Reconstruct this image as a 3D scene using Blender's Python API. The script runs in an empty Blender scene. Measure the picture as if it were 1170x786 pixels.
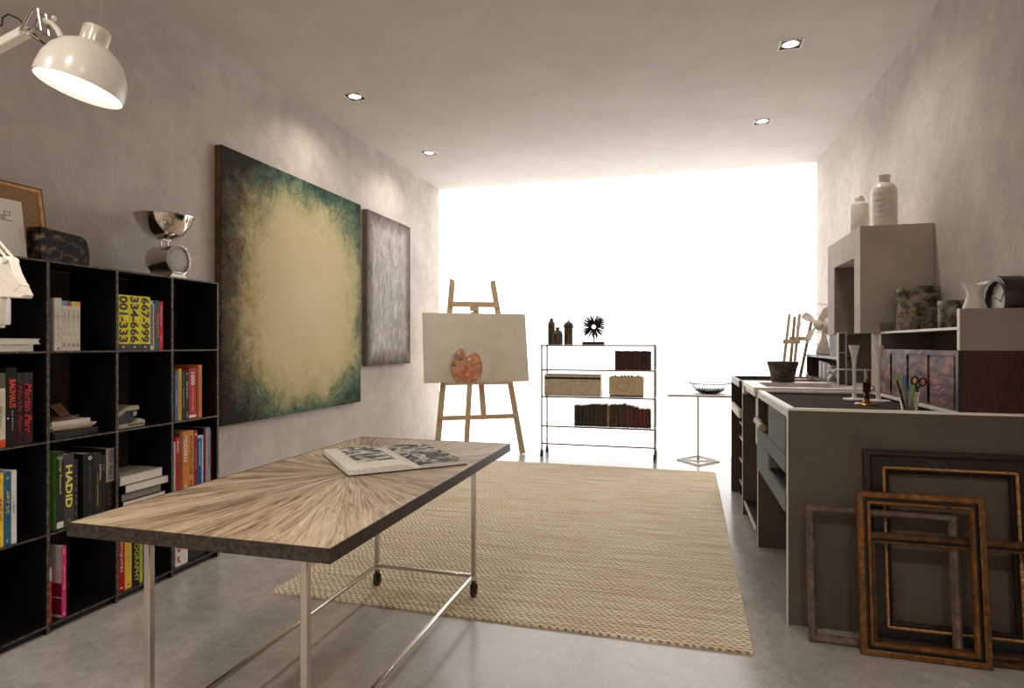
import bpy, bmesh, math, random
from math import pi, sin, cos, atan, atan2, radians, degrees, sqrt, hypot
from mathutils import Matrix, Vector
random.seed(7)
SC = bpy.context.scene
COL = SC.collection
ROOT = {}

# ------------------------------------------------------------------ materials
def lin(c):
    return tuple(((v/255)/12.92 if v/255 <= .04045 else ((v/255+.055)/1.055)**2.4) for v in c)

def nm(name, rough=.5, metal=0., **kw):
    m = bpy.data.materials.new(name); m.use_nodes = True
    nt = m.node_tree; b = nt.nodes['Principled BSDF']
    b.inputs['Roughness'].default_value = rough; b.inputs['Metallic'].default_value = metal
    for k, v in kw.items():
        b.inputs[k.replace('_', ' ')].default_value = v
    return m, nt, b

def N(nt, t, **kw):
    n = nt.nodes.new(t)
    for k, v in kw.items():
        if k in ('operation', 'blend_type', 'data_type', 'feature', 'noise_dimensions', 'wave_type', 'bands_direction', 'wave_profile', 'interpolation_type', 'clamp'):
            setattr(n, k, v)
    return n

def L(nt, a, ao, b, bi): nt.links.new(a.outputs[ao], b.inputs[bi])

def mathn(nt, op, a, b=None, c=None):
    n = N(nt, 'ShaderNodeMath', operation=op)
    for i, v in enumerate((a, b, c)):
        if v is None: continue
        if isinstance(v, (int, float)): n.inputs[i].default_value = v
        else: nt.links.new(v, n.inputs[i])
    return n.outputs[0]

def coords(nt, kind='Object', scale=(1, 1, 1), rot=(0, 0, 0)):
    if kind == 'Position':
        g = N(nt, 'ShaderNodeNewGeometry'); o = g.outputs['Position']
    else:
        g = N(nt, 'ShaderNodeTexCoord'); o = g.outputs[kind]
    mp = N(nt, 'ShaderNodeMapping'); mp.inputs['Scale'].default_value = scale; mp.inputs['Rotation'].default_value = rot
    nt.links.new(o, mp.inputs['Vector']); return mp.outputs[0]

def noise(nt, vec, scale, detail=4, rough=.55, dist=0):
    n = N(nt, 'ShaderNodeTexNoise'); n.inputs['Scale'].default_value = scale; n.inputs['Detail'].default_value = detail
    n.inputs['Roughness'].default_value = rough; n.inputs['Distortion'].default_value = dist
    if vec is not None: nt.links.new(vec, n.inputs['Vector'])
    return n.outputs['Fac']

def ramp(nt, fac, stops):
    r = N(nt, 'ShaderNodeValToRGB'); e = r.color_ramp.elements
    while len(e) < len(stops): e.new(.5)
    for i, (p, c) in enumerate(stops):
        e[i].position = p; e[i].color = (*lin(c), 1)
    nt.links.new(fac, r.inputs['Fac']); return r.outputs['Color']

def bump(nt, b, h, strength=.3, dist=.01):
    n = N(nt, 'ShaderNodeBump'); n.inputs['Strength'].default_value = strength; n.inputs['Distance'].default_value = dist
    nt.links.new(h, n.inputs['Height']); nt.links.new(n.outputs[0], b.inputs['Normal'])

_mc = {}
def P(col, rough=.55, metal=0., vary=.08, scale=30, bmp=0, **kw):
    """plain procedural colour with a slight mottling"""
    key = (col, rough, metal, vary, scale, bmp, tuple(kw.items()))
    if key in _mc: return _mc[key]
    m, nt, b = nm('surface', rough, metal, **kw)
    f = noise(nt, coords(nt), scale, 3)
    lo = tuple(max(0, v*(1-vary)) for v in col); hi = tuple(min(255, v*(1+vary)) for v in col)
    nt.links.new(ramp(nt, f, [(.3, lo), (.7, hi)]), b.inputs['Base Color'])
    if bmp: bump(nt, b, f, bmp, .004)
    _mc[key] = m; return m

def concrete(name, c1, c2, big=1.1, rough=.85, bmp=.25, fine=90):
    m, nt, b = nm(name, rough)
    v = coords(nt, 'Position')
    f1 = noise(nt, v, big, 8, .62, .4); f2 = noise(nt, v, fine, 3, .6); f3 = noise(nt, v, 9, 6, .6)
    f = mathn(nt, 'ADD', mathn(nt, 'MULTIPLY', f1, .6), mathn(nt, 'ADD', mathn(nt, 'MULTIPLY', f3, .25), mathn(nt, 'MULTIPLY', f2, .15)))
    nt.links.new(ramp(nt, f, [(.38, c1), (.62, c2)]), b.inputs['Base Color'])
    h = mathn(nt, 'ADD', mathn(nt, 'MULTIPLY', f2, .28), f3)
    bump(nt, b, h, bmp, .012)
    return m

M = {}
M['wall'] = concrete('wall plaster', (178, 167, 158), (210, 200, 191), 1.0, .9, .55, 75)
M['wall_r'] = concrete('right wall plaster', (178, 168, 159), (210, 200, 191), 1.2, .9, .6, 80)
M['ceil'] = concrete('ceiling plaster', (202, 194, 185), (212, 205, 197), 2.0, .95, .12, 150)
M['wall_rear'] = concrete('rear wall plaster', (222, 213, 204), (232, 225, 217), 1.0, .9, .3, 80)
M['conc'] = concrete('cast concrete', (82, 70, 59), (97, 84, 72), 2.2, .75, .1, 60)
M['conc_hood'] = concrete('rough cast concrete', (174, 163, 152), (198, 188, 177), 2.4, .85, .2, 110)
M['conc_window_lit'] = concrete('window-lightened cement', (222, 214, 205), (238, 231, 223), 3, .4, .08, 80)  # lightened to carry the window light that the top edges reflect
M['shelf_grey'] = concrete('grey lacquer', (132, 120, 108), (142, 130, 118), 3, .5, .03, 80)

def m_floor():
    m, nt, b = nm('polished concrete floor', .25)
    v = coords(nt, 'Position')
    f1 = noise(nt, v, 1.3, 8, .65, .6); f2 = noise(nt, v, 16, 8, .7, .4); f3 = noise(nt, v, 70, 3, .6)
    f = mathn(nt, 'ADD', mathn(nt, 'MULTIPLY', f1, .45), mathn(nt, 'ADD', mathn(nt, 'MULTIPLY', f2, .28), mathn(nt, 'MULTIPLY', f3, .15)))
    nt.links.new(ramp(nt, f, [(.36, (150, 142, 134)), (.5, (178, 170, 162)), (.64, (204, 197, 190))]), b.inputs['Base Color'])
    rr = N(nt, 'ShaderNodeMapRange'); nt.links.new(f, rr.inputs[0]); rr.inputs['From Min'].default_value = .35; rr.inputs['From Max'].default_value = .65
    rr.inputs['To Min'].default_value = .16; rr.inputs['To Max'].default_value = .34
    nt.links.new(rr.outputs[0], b.inputs['Roughness'])
    bump(nt, b, f2, .05, .005)
    return m
M['floor'] = m_floor()

def emit(name, col, s):
    m = bpy.data.materials.new(name); m.use_nodes = True; nt = m.node_tree; nt.nodes.clear()
    e = N(nt, 'ShaderNodeEmission'); e.inputs[0].default_value = (*col, 1); e.inputs[1].default_value = s
    o = N(nt, 'ShaderNodeOutputMaterial'); nt.links.new(e.outputs[0], o.inputs[0]); return m
M['window'] = emit('daylight window', (1, .985, .97), 2.15)
M['downlight'] = emit('downlight lens', (1, .94, .85), 5)
M['lampglow'] = emit('lamp glow', (1, .95, .88), 2)

def m_steel_dark():
    m, nt, b = nm('blackened raw steel', .55, .2)
    v = coords(nt, 'Position')
    f = noise(nt, v, 22, 7, .7, .4)
    nt.links.new(ramp(nt, f, [(.5, (11, 9, 8)), (.64, (18, 14, 12)), (.78, (46, 36, 30))]), b.inputs['Base Color'])
    bump(nt, b, f, .15, .003); return m
M['black_steel'] = m_steel_dark()
def m_steel_edge():
    m, nt, b = nm('worn steel edge', .5, .3)
    f = noise(nt, coords(nt, 'Position'), 60, 6, .7)
    nt.links.new(ramp(nt, f, [(.4, (40, 33, 29)), (.52, (84, 74, 66)), (.68, (132, 121, 112))]), b.inputs['Base Color']); return m
M['steel_edge'] = m_steel_edge()

M['chrome'] = P((205, 198, 190), .18, 1., .02)
M['mirror'] = P((215, 205, 195), .05, 1., .01)
M['nickel'] = P((176, 166, 155), .3, 1., .05)
M['bronze'] = P((112, 84, 58), .35, .9, .2, 40)
M['brass'] = P((148, 100, 48), .3, .9, .2, 60)
M['black'] = P((16, 14, 13), .45)
M['rubber'] = P((30, 27, 25), .6)
M['white'] = P((232, 226, 218), .5)
M['ceramic'] = P((222, 214, 203), .35, 0, .02)
M['enamel'] = P((226, 218, 206), .25, 0, .02)
M['paper'] = P((226, 219, 208), .8, 0, .04, 80)
M['paper_old'] = P((205, 192, 168), .8, 0, .08, 80)

def glass(name, col=(1, 1, 1), rough=.0):
    m, nt, b = nm(name, rough, 0, Transmission_Weight=1., IOR=1.45)
    b.inputs['Base Color'].default_value = (*col, 1); return m
M['glass'] = glass('clear glass', (.97, .98, .97))

def wood(name, c1, c2, c3, scale=(2, 30, 30), rough=.6, bmp=.1, kind='Object', rings=5):
    m, nt, b = nm(name, rough)
    v = coords(nt, kind, scale)
    f = noise(nt, v, rings, 6, .6, .8)
    nt.links.new(ramp(nt, f, [(.32, c1), (.5, c2), (.68, c3)]), b.inputs['Base Color'])
    bump(nt, b, f, bmp, .003); return m
M['easel_wood'] = wood('easel beech', (146, 121, 88), (184, 158, 122), (206, 184, 148), (30, 30, 2))
M['red_wood'] = wood('reddish hardwood', (92, 44, 24), (128, 66, 38), (150, 84, 50), (3, 25, 25), .4)
M['dark_wood'] = wood('dark stained wood', (44, 28, 20), (66, 42, 30), (84, 56, 40), (25, 25, 3), .35)
M['brown_lacquer'] = wood('brown mahogany lacquer', (40, 18, 12), (62, 29, 20), (76, 38, 28), (22, 22, 2.5), .22)
M['unit_wood'] = wood('dark walnut', (52, 38, 28), (74, 55, 42), (92, 72, 56), (3, 30, 30), .4)

def m_gold(name, c1, c2, c3, rough=.42, metal=.35, scale=35):
    m, nt, b = nm(name, rough, metal)
    v = coords(nt, 'Object'); f = noise(nt, v, scale, 6, .7, .6)
    nt.links.new(ramp(nt, f, [(.3, c1), (.52, c2), (.72, c3)]), b.inputs['Base Color'])
    bump(nt, b, f, .3, .003); return m
M['gold'] = m_gold('aged gilt', (56, 33, 14), (118, 76, 34), (160, 110, 56))
M['gold_dk'] = m_gold('tarnished gilt', (36, 21, 10), (84, 54, 26), (126, 84, 44))
M['gold_groove'] = P((22, 15, 10), .5)
M['frame_grey'] = m_gold('worn brown wood frame', (58, 44, 36), (98, 78, 65), (128, 106, 90), .5, 0, 22)
M['frame_black'] = m_gold('ebonised wood', (18, 14, 12), (34, 27, 23), (48, 39, 33), .3, 0, 20)
M['rope'] = P((178, 132, 84), .4, .3, .2, 60)

def m_rug():
    m, nt, b = nm('braided jute', .95)
    g = N(nt, 'ShaderNodeNewGeometry'); sp = N(nt, 'ShaderNodeSeparateXYZ'); nt.links.new(g.outputs['Position'], sp.inputs[0])
    wob = noise(nt, coords(nt, 'Position'), 7, 3)
    x, y = sp.outputs[0], mathn(nt, 'ADD', sp.outputs[1], mathn(nt, 'MULTIPLY', wob, .012))
    row = mathn(nt, 'DIVIDE', y, .021)
    rid = mathn(nt, 'FLOOR', row); fr = mathn(nt, 'SUBTRACT', mathn(nt, 'FRACT', row), .5)
    rs = N(nt, 'ShaderNodeTexWhiteNoise', noise_dimensions='1D'); nt.links.new(rid, rs.inputs['W'])
    par = mathn(nt, 'ADD', mathn(nt, 'MULTIPLY', mathn(nt, 'MODULO', rid, 2), .5), mathn(nt, 'ADD', mathn(nt, 'MULTIPLY', rs.outputs['Value'], .35), mathn(nt, 'MULTIPLY', noise(nt, coords(nt, 'Position'), 5, 4), 2.2)))
    xs = mathn(nt, 'ADD', mathn(nt, 'ADD', mathn(nt, 'DIVIDE', x, .034), par), mathn(nt, 'MULTIPLY', fr, .9))
    fx = mathn(nt, 'SUBTRACT', mathn(nt, 'FRACT', xs), .5)
    d = mathn(nt, 'SQRT', mathn(nt, 'ADD', mathn(nt, 'POWER', mathn(nt, 'ABSOLUTE', mathn(nt, 'MULTIPLY', fx, 1.9)), 2.0), mathn(nt, 'POWER', mathn(nt, 'ABSOLUTE', mathn(nt, 'MULTIPLY', fr, 1.9)), 2.0)))
    h = mathn(nt, 'SUBTRACT', 1.0, mathn(nt, 'MINIMUM', d, 1.25))
    st = noise(nt, coords(nt, 'Position', (1.1, 22, 1)), 1.9, 6, .68)
    fine = noise(nt, coords(nt, 'Position'), 160, 2)
    c1 = ramp(nt, st, [(.34, (210, 190, 152)), (.45, (234, 218, 184)), (.53, (244, 233, 208)), (.6, (254, 249, 238))])
    dk = ramp(nt, mathn(nt, 'ADD', h, mathn(nt, 'MULTIPLY', mathn(nt, 'SUBTRACT', fine, .5), .5)), [(-.0, (138, 114, 84)), (.16, (222, 208, 184)), (.4, (255, 255, 255))])
    mx = N(nt, 'ShaderNodeMix', data_type='RGBA', blend_type='MULTIPLY'); mx.inputs[0].default_value = .85
    nt.links.new(c1, mx.inputs[6]); nt.links.new(dk, mx.inputs[7]); nt.links.new(mx.outputs[2], b.inputs['Base Color'])
    bump(nt, b, h, .8, .012); return m
M['rug'] = m_rug()

def m_sunburst():
    m, nt, b = nm('sunburst reclaimed wood', .5)
    tc = N(nt, 'ShaderNodeTexCoord'); sp = N(nt, 'ShaderNodeSeparateXYZ'); nt.links.new(tc.outputs['Object'], sp.inputs[0])
    ang = mathn(nt, 'ARCTAN2', sp.outputs[1], sp.outputs[0])
    rad = mathn(nt, 'SQRT', mathn(nt, 'ADD', mathn(nt, 'POWER', sp.outputs[0], 2.), mathn(nt, 'POWER', sp.outputs[1], 2.)))
    w = mathn(nt, 'MULTIPLY', ang, 40/(2*pi)); wid = mathn(nt, 'FLOOR', w); fr = mathn(nt, 'FRACT', w)
    wn = N(nt, 'ShaderNodeTexWhiteNoise', noise_dimensions='1D'); nt.links.new(wid, wn.inputs['W'])
    cb = N(nt, 'ShaderNodeCombineXYZ')
    # across-grain distance stays metric: angle within wedge * radius
    acr = mathn(nt, 'MULTIPLY', mathn(nt, 'SUBTRACT', fr, .5), mathn(nt, 'MULTIPLY', rad, 2*pi/40))
    nt.links.new(mathn(nt, 'MULTIPLY', acr, 60), cb.inputs[0]); nt.links.new(mathn(nt, 'MULTIPLY', rad, 3.2), cb.inputs[1]); nt.links.new(mathn(nt, 'MULTIPLY', wid, 7.31), cb.inputs[2])
    g1 = noise(nt, cb.outputs[0], 1.3, 8, .74, 1.4)
    f = mathn(nt, 'ADD', mathn(nt, 'MULTIPLY', g1, .85), mathn(nt, 'MULTIPLY', mathn(nt, 'SUBTRACT', wn.outputs['Value'], .5), .09))
    col = ramp(nt, f, [(.28, (84, 62, 44)), (.37, (138, 112, 86)), (.44, (180, 158, 130)), (.53, (202, 184, 158)), (.64, (224, 211, 190))])
    edge = mathn(nt, 'MULTIPLY', mathn(nt, 'MINIMUM', fr, mathn(nt, 'SUBTRACT', 1., fr)), mathn(nt, 'MULTIPLY', rad, 2*pi/40))
    em = N(nt, 'ShaderNodeMapRange'); nt.links.new(edge, em.inputs[0]); em.inputs['From Max'].default_value = .0022; em.inputs['To Min'].default_value = .55
    mx = N(nt, 'ShaderNodeMix', data_type='RGBA', blend_type='MULTIPLY'); mx.inputs[0].default_value = 1
    nt.links.new(col, mx.inputs[6]); nt.links.new(em.outputs[0], mx.inputs[7]); nt.links.new(mx.outputs[2], b.inputs['Base Color'])
    bump(nt, b, g1, .12, .003); return m
M['sunburst'] = m_sunburst()
M['rim_steel'] = P((62, 52, 45), .45, .5, .35, 70)

def m_painting():
    # local object coordinates: y along the wall (0..W), z up (0..H)
    W, H = 1.79, 1.83
    m, nt, b = nm('weathered abstract canvas', .85); b.inputs['Specular IOR Level'].default_value = .2
    tc = N(nt, 'ShaderNodeTexCoord'); sp = N(nt, 'ShaderNodeSeparateXYZ'); nt.links.new(tc.outputs['Object'], sp.inputs[0])
    u = mathn(nt, 'DIVIDE', sp.outputs[1], W); v = mathn(nt, 'DIVIDE', sp.outputs[2], H)
    du = mathn(nt, 'ABSOLUTE', mathn(nt, 'MULTIPLY', mathn(nt, 'SUBTRACT', u, .53), 1.84))
    dv = mathn(nt, 'ABSOLUTE', mathn(nt, 'MULTIPLY', mathn(nt, 'SUBTRACT', v, .49), 1.86))
    d = mathn(nt, 'POWER', mathn(nt, 'ADD', mathn(nt, 'POWER', du, 3.4), mathn(nt, 'POWER', dv, 3.4)), 1/3.4)
    n1 = noise(nt, coords(nt), 3.2, 8, .7, .6); n2 = noise(nt, coords(nt), 26, 6, .75, 1.5)
    d2 = mathn(nt, 'ADD', d, mathn(nt, 'ADD', mathn(nt, 'MULTIPLY', mathn(nt, 'SUBTRACT', n1, .5), .6), mathn(nt, 'MULTIPLY', mathn(nt, 'SUBTRACT', n2, .5), .42)))
    col = ramp(nt, d2, [(.0, (216, 202, 164)), (.55, (206, 190, 148)), (.74, (178, 168, 126)), (.84, (112, 122, 92)), (.92, (70, 96, 78)), (1.0, (52, 64, 54)), (1.2, (40, 44, 38))])
    brown = ramp(nt, d2, [(.0, (212, 198, 158)), (.56, (196, 174, 130)), (.74, (146, 122, 86)), (.86, (98, 80, 58)), (1.0, (66, 50, 42)), (1.15, (60, 42, 34)), (1.4, (44, 34, 29))])
    lm = N(nt, 'ShaderNodeMapRange'); nt.links.new(mathn(nt, 'ADD', u, mathn(nt, 'MULTIPLY', mathn(nt, 'SUBTRACT', noise(nt, coords(nt), 7, 7, .75, 1.), .5), 1.1)), lm.inputs[0]); lm.inputs['From Min'].default_value = .02; lm.inputs['From Max'].default_value = .26
    mx = N(nt, 'ShaderNodeMix', data_type='RGBA'); nt.links.new(lm.outputs[0], mx.inputs[0]); nt.links.new(brown, mx.inputs[6]); nt.links.new(col, mx.inputs[7])
    nt.links.new(mx.outputs[2], b.inputs['Base Color']); bump(nt, b, n2, .35, .006); return m
M['painting'] = m_painting()
def m_painting2():
    W, H = .96, 1.495
    m, nt, b = nm('grey scraped canvas', .8); b.inputs['Specular IOR Level'].default_value = .2
    tc = N(nt, 'ShaderNodeTexCoord'); sp = N(nt, 'ShaderNodeSeparateXYZ'); nt.links.new(tc.outputs['Object'], sp.inputs[0])
    u = mathn(nt, 'DIVIDE', sp.outputs[1], W); v = mathn(nt, 'DIVIDE', sp.outputs[2], H)
    e = mathn(nt, 'MINIMUM', mathn(nt, 'MINIMUM', u, mathn(nt, 'SUBTRACT', 1., u)), mathn(nt, 'MULTIPLY', mathn(nt, 'MINIMUM', v, mathn(nt, 'SUBTRACT', 1., v)), 1.4))
    n1 = noise(nt, coords(nt, 'Object', (1, 2.2, 1)), 5, 9, .75, 1.2)
    f = mathn(nt, 'ADD', mathn(nt, 'MULTIPLY', mathn(nt, 'MINIMUM', e, .16), 1.9), mathn(nt, 'MULTIPLY', n1, .7))
    nt.links.new(ramp(nt, f, [(.36, (90, 77, 70)), (.5, (132, 121, 114)), (.62, (166, 158, 152)), (.76, (206, 200, 195))]), b.inputs['Base Color'])
    bump(nt, b, n1, .3, .006); return m
M['painting2'] = m_painting2()
M['felt'] = P((120, 124, 122), .95, 0, .28, 260, Specular_IOR_Level=.05)
M['felt_dark'] = P((66, 59, 53), .95, 0, .3, 300, Specular_IOR_Level=.03)
M['canvas_board'] = concrete('primed canvas', (192, 182, 164), (214, 205, 188), 2.2, .8, .05, 200)
def m_hammered():
    m, nt, b = nm('hammered red brown metal', .45, 0); b.inputs['Specular IOR Level'].default_value = .3
    v = coords(nt, 'Position', (1, 1, 2.6)); f = noise(nt, v, 9, 3, .5, .5)
    nt.links.new(ramp(nt, f, [(.36, (40, 16, 10)), (.5, (92, 42, 30)), (.64, (152, 94, 76))]), b.inputs['Base Color'])
    bump(nt, b, f, .2, .03); return m
M['hammered'] = m_hammered()
def m_agedtin():
    m, nt, b = nm('aged tin', .5, .35)
    f = noise(nt, coords(nt), 22, 7, .75, .6)
    nt.links.new(ramp(nt, f, [(.4, (40, 33, 26)), (.5, (122, 110, 94)), (.62, (168, 156, 138))]), b.inputs['Base Color']); bump(nt, b, f, .2, .003); return m
M['tin'] = m_agedtin()
def m_boardformed():
    m, nt, b = nm('board formed concrete', .85)
    f = noise(nt, coords(nt, 'Position', (1, 16, .8)), 4, 6, .65); f2 = noise(nt, coords(nt, 'Position'), 60, 3)
    nt.links.new(ramp(nt, f, [(.3, (92, 80, 70)), (.5, (124, 111, 99)), (.7, (148, 135, 122))]), b.inputs['Base Color'])
    bump(nt, b, mathn(nt, 'ADD', f, mathn(nt, 'MULTIPLY', f2, .3)), .4, .01); return m
M['board'] = m_boardformed()
def m_stone():
    m, nt, b = nm('dark breccia stone', .5); b.inputs['Specular IOR Level'].default_value = .2
    v = N(nt, 'ShaderNodeTexVoronoi'); v.inputs['Scale'].default_value = 26; nt.links.new(coords(nt, 'Object', (1, 1, 1.8)), v.inputs['Vector'])
    n = noise(nt, coords(nt), 20, 7, .75, 1.5)
    f = mathn(nt, 'ADD', mathn(nt, 'MULTIPLY', n, .75), mathn(nt, 'MULTIPLY', v.outputs['Color'] if False else v.outputs['Distance'], .35))
    nt.links.new(ramp(nt, f, [(.5, (17, 13, 10)), (.6, (30, 23, 18)), (.635, (120, 98, 76)), (.66, (34, 26, 21)), (.74, (150, 128, 104))]), b.inputs['Base Color'])
    bump(nt, b, n, .6, .01); return m
M['stone'] = m_stone()
def m_pot():
    m, nt, b = nm('weathered dark wood', .7)
    f = noise(nt, coords(nt, 'Object', (3, 3, 26)), 3, 6, .7, .8)
    nt.links.new(ramp(nt, f, [(.34, (28, 23, 19)), (.5, (70, 59, 50)), (.66, (132, 118, 103))]), b.inputs['Base Color']); bump(nt, b, f, .5, .006); return m
M['pot'] = m_pot()

# ------------------------------------------------------------------ mesh builder
class MB:
    def __init__(s): s.bm = bmesh.new()
    def _new(s, vs, fs, mi=0):
        v = [s.bm.verts.new(p) for p in vs]
        for f in fs:
            try:
                fc = s.bm.faces.new([v[i] for i in f]); fc.material_index = mi
            except ValueError: pass
        return s
    def box(s, x0, x1, y0, y1, z0, z1, mi=0):
        return s._new([(x0,y0,z0),(x1,y0,z0),(x1,y1,z0),(x0,y1,z0),(x0,y0,z1),(x1,y0,z1),(x1,y1,z1),(x0,y1,z1)],
                      [(3,2,1,0),(4,5,6,7),(0,1,5,4),(1,2,6,5),(2,3,7,6),(3,0,4,7)], mi)
    def hexa(s, p, mi=0):
        """8 points: bottom four (ccw from above) then top four"""
        return s._new(p, [(3,2,1,0),(4,5,6,7),(0,1,5,4),(1,2,6,5),(2,3,7,6),(3,0,4,7)], mi)
    def beam(s, a, b, w, t, side=(1,0,0), mi=0):
        """rectangular bar from a to b, w wide along side, t thick across"""
        a = Vector(a); b = Vector(b); d = (b-a).normalized(); sd = Vector(side); sd = (sd - d*sd.dot(d)).normalized(); n = d.cross(sd)
        pts = []
        for q in (a, b):
            for (i, j) in ((-1,-1),(1,-1),(1,1),(-1,1)): pts.append(q + sd*(i*w/2) + n*(j*t/2))
        return s._new(pts, [(3,2,1,0),(4,5,6,7),(0,1,5,4),(1,2,6,5),(2,3,7,6),(3,0,4,7)], mi)
    def tube(s, pts, r, seg=10, mi=0, closed=False, r1=None):
        pts = [Vector(p) for p in pts]; n = len(pts); rings = []
        up = None
        for i, p in enumerate(pts):
            if closed: t = (pts[(i+1) % n] - pts[i-1]).normalized()
            else: t = (pts[min(i+1, n-1)] - pts[max(i-1, 0)]).normalized()
            if up is None:
                up = Vector((0,0,1)) if abs(t.z) < .9 else Vector((1,0,0))
            up = (up - t*up.dot(t)).normalized(); w = t.cross(up)
            rr = r if r1 is None else r + (r1-r)*i/(n-1)
            rings.append([s.bm.verts.new(p + (up*cos(2*pi*k/seg) + w*sin(2*pi*k/seg))*rr) for k in range(seg)])
        m = n if closed else n-1
        for i in range(m):
            A, B = rings[i], rings[(i+1) % n]
            for k in range(seg):
                f = s.bm.faces.new((A[k], A[(k+1) % seg], B[(k+1) % seg], B[k])); f.material_index = mi
        if not closed:
            s.bm.faces.new(rings[0][::-1]).material_index = mi; s.bm.faces.new(rings[-1]).material_index = mi
        return s
    def cyl(s, a, b, r, r1=None, seg=24, mi=0): return s.tube([a, b], r, seg, mi, False, r if r1 is None else r1)
    def lathe(s, prof, c=(0,0,0), seg=32, mi=0, axis=None, wob=None):
        """profile of (r, z) spun round z (or round axis); r=0 ends close"""
        c = Vector(c)
        Q = Matrix.Identity(3) if axis is None else Vector(axis).normalized().to_track_quat('Z', 'Y').to_matrix()
        rings = []
        for (r, z) in prof:
            if r < 1e-6: rings.append([s.bm.verts.new(c + Q @ Vector((0,0,z)))])
            else:
                rings.append([s.bm.verts.new(c + Q @ Vector(((r*(1+(wob(2*pi*k/seg, z) if wob else 0)))*cos(2*pi*k/seg), (r*(1+(wob(2*pi*k/seg, z) if wob else 0)))*sin(2*pi*k/seg), z))) for k in range(seg)])
        for A, B in zip(rings, rings[1:]):
            for k in range(seg):
                k2 = (k+1) % seg
                if len(A) == 1 and len(B) == 1: continue
                vs = (A[0], B[k2], B[k]) if len(A) == 1 else ((A[k], A[k2], B[0]) if len(B) == 1 else (A[k], A[k2], B[k2], B[k]))
                f = s.bm.faces.new(vs); f.material_index = mi
        return s
    def sphere(s, c, r, seg=16, rings=10, mi=0, sc=(1,1,1)):
        s.lathe([(r*sin(pi*i/rings), -r*cos(pi*i/rings)) for i in range(rings+1)], c, seg, mi); return s
    def prism(s, poly, o, ex, ey, ez, mi=0, top_mi=None):
        """polygon (u,v) laid in plane o+u*ex+v*ey, extruded by vector ez"""
        o, ex, ey, ez = Vector(o), Vector(ex), Vector(ey), Vector(ez)
        a = [s.bm.verts.new(o + ex*u + ey*v) for u, v in poly]; b = [s.bm.verts.new(o + ex*u + ey*v + ez) for u, v in poly]
        n = len(poly)
        s.bm.faces.new(a[::-1]).material_index = mi; s.bm.faces.new(b).material_index = mi if top_mi is None else top_mi
        for i in range(n): s.bm.faces.new((a[i], a[(i+1) % n], b[(i+1) % n], b[i])).material_index = mi
        return s
    def ringframe(s, w, h, prof, mis=None):
        """mitred frame: prof = closed list of (inset, forward) ; local x 0..w, z 0..h, forward = -y"""
        rings = []
        for (u, f) in prof: rings.append([s.bm.verts.new(p) for p in ((u,-f,u),(w-u,-f,u),(w-u,-f,h-u),(u,-f,h-u))])
        n = len(prof)
        for i in range(n):
            A, B = rings[i], rings[(i+1) % n]
            for k in range(4):
                fc = s.bm.faces.new((A[k], A[(k+1) % 4], B[(k+1) % 4], B[k])); fc.material_index = 0 if mis is None else mis[i]
        return s

def tag(o, label=None, cat=None, group=None, kind=None):
    if label: o['label'] = label
    if cat: o['category'] = cat
    if group: o['group'] = group
    if kind: o['kind'] = kind
    return o

def obj(name, mb, mats, parent=None, world=False, bev=0., seg=1, loc=None, rz=0., ang=38):
    """link one mesh object; world=True: geometry was written in room coordinates"""
    bm = mb.bm
    if not isinstance(mats, (list, tuple)): mats = [mats]
    mats = [M[m] if isinstance(m, str) else m for m in mats]
    bmesh.ops.recalc_face_normals(bm, faces=bm.faces)
    if bev:
        es = [e for e in bm.edges if len(e.link_faces) == 2 and e.calc_face_angle(0) > .6]
        bmesh.ops.bevel(bm, geom=es, offset=bev, segments=seg, affect='EDGES', clamp_overlap=True)
    mat = Matrix.Identity(4)
    if parent is not None: mat = ROOT[parent.name]
    if loc is not None: mat = Matrix.Translation(loc) @ Matrix.Rotation(rz, 4, 'Z')
    if world: bm.transform(mat.inverted())
    me = bpy.data.meshes.new(name); bm.to_mesh(me); bm.free()
    for m in mats: me.materials.append(m)
    for p in me.polygons: p.use_smooth = True
    me.set_sharp_from_angle(angle=radians(ang))
    o = bpy.data.objects.new(name, me); COL.objects.link(o)
    if parent is not None: o.parent = parent
    elif loc is not None: o.location = loc; o.rotation_euler = (0, 0, rz)
    ROOT[o.name] = mat
    return o

def thing(name, label, cat, loc=(0,0,0), rz=0., group=None, rx=0., ry=0.):
    o = bpy.data.objects.new(name, None); COL.objects.link(o); o.empty_display_size = .05
    o.location = loc; o.rotation_euler = (rx, ry, rz)
    ROOT[o.name] = Matrix.Translation(loc) @ o.rotation_euler.to_matrix().to_4x4()
    return tag(o, label, cat, group)

def struct(name, mb, mats, bev=0.):
    return tag(obj(name, mb, mats, bev=bev), kind='structure')

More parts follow.
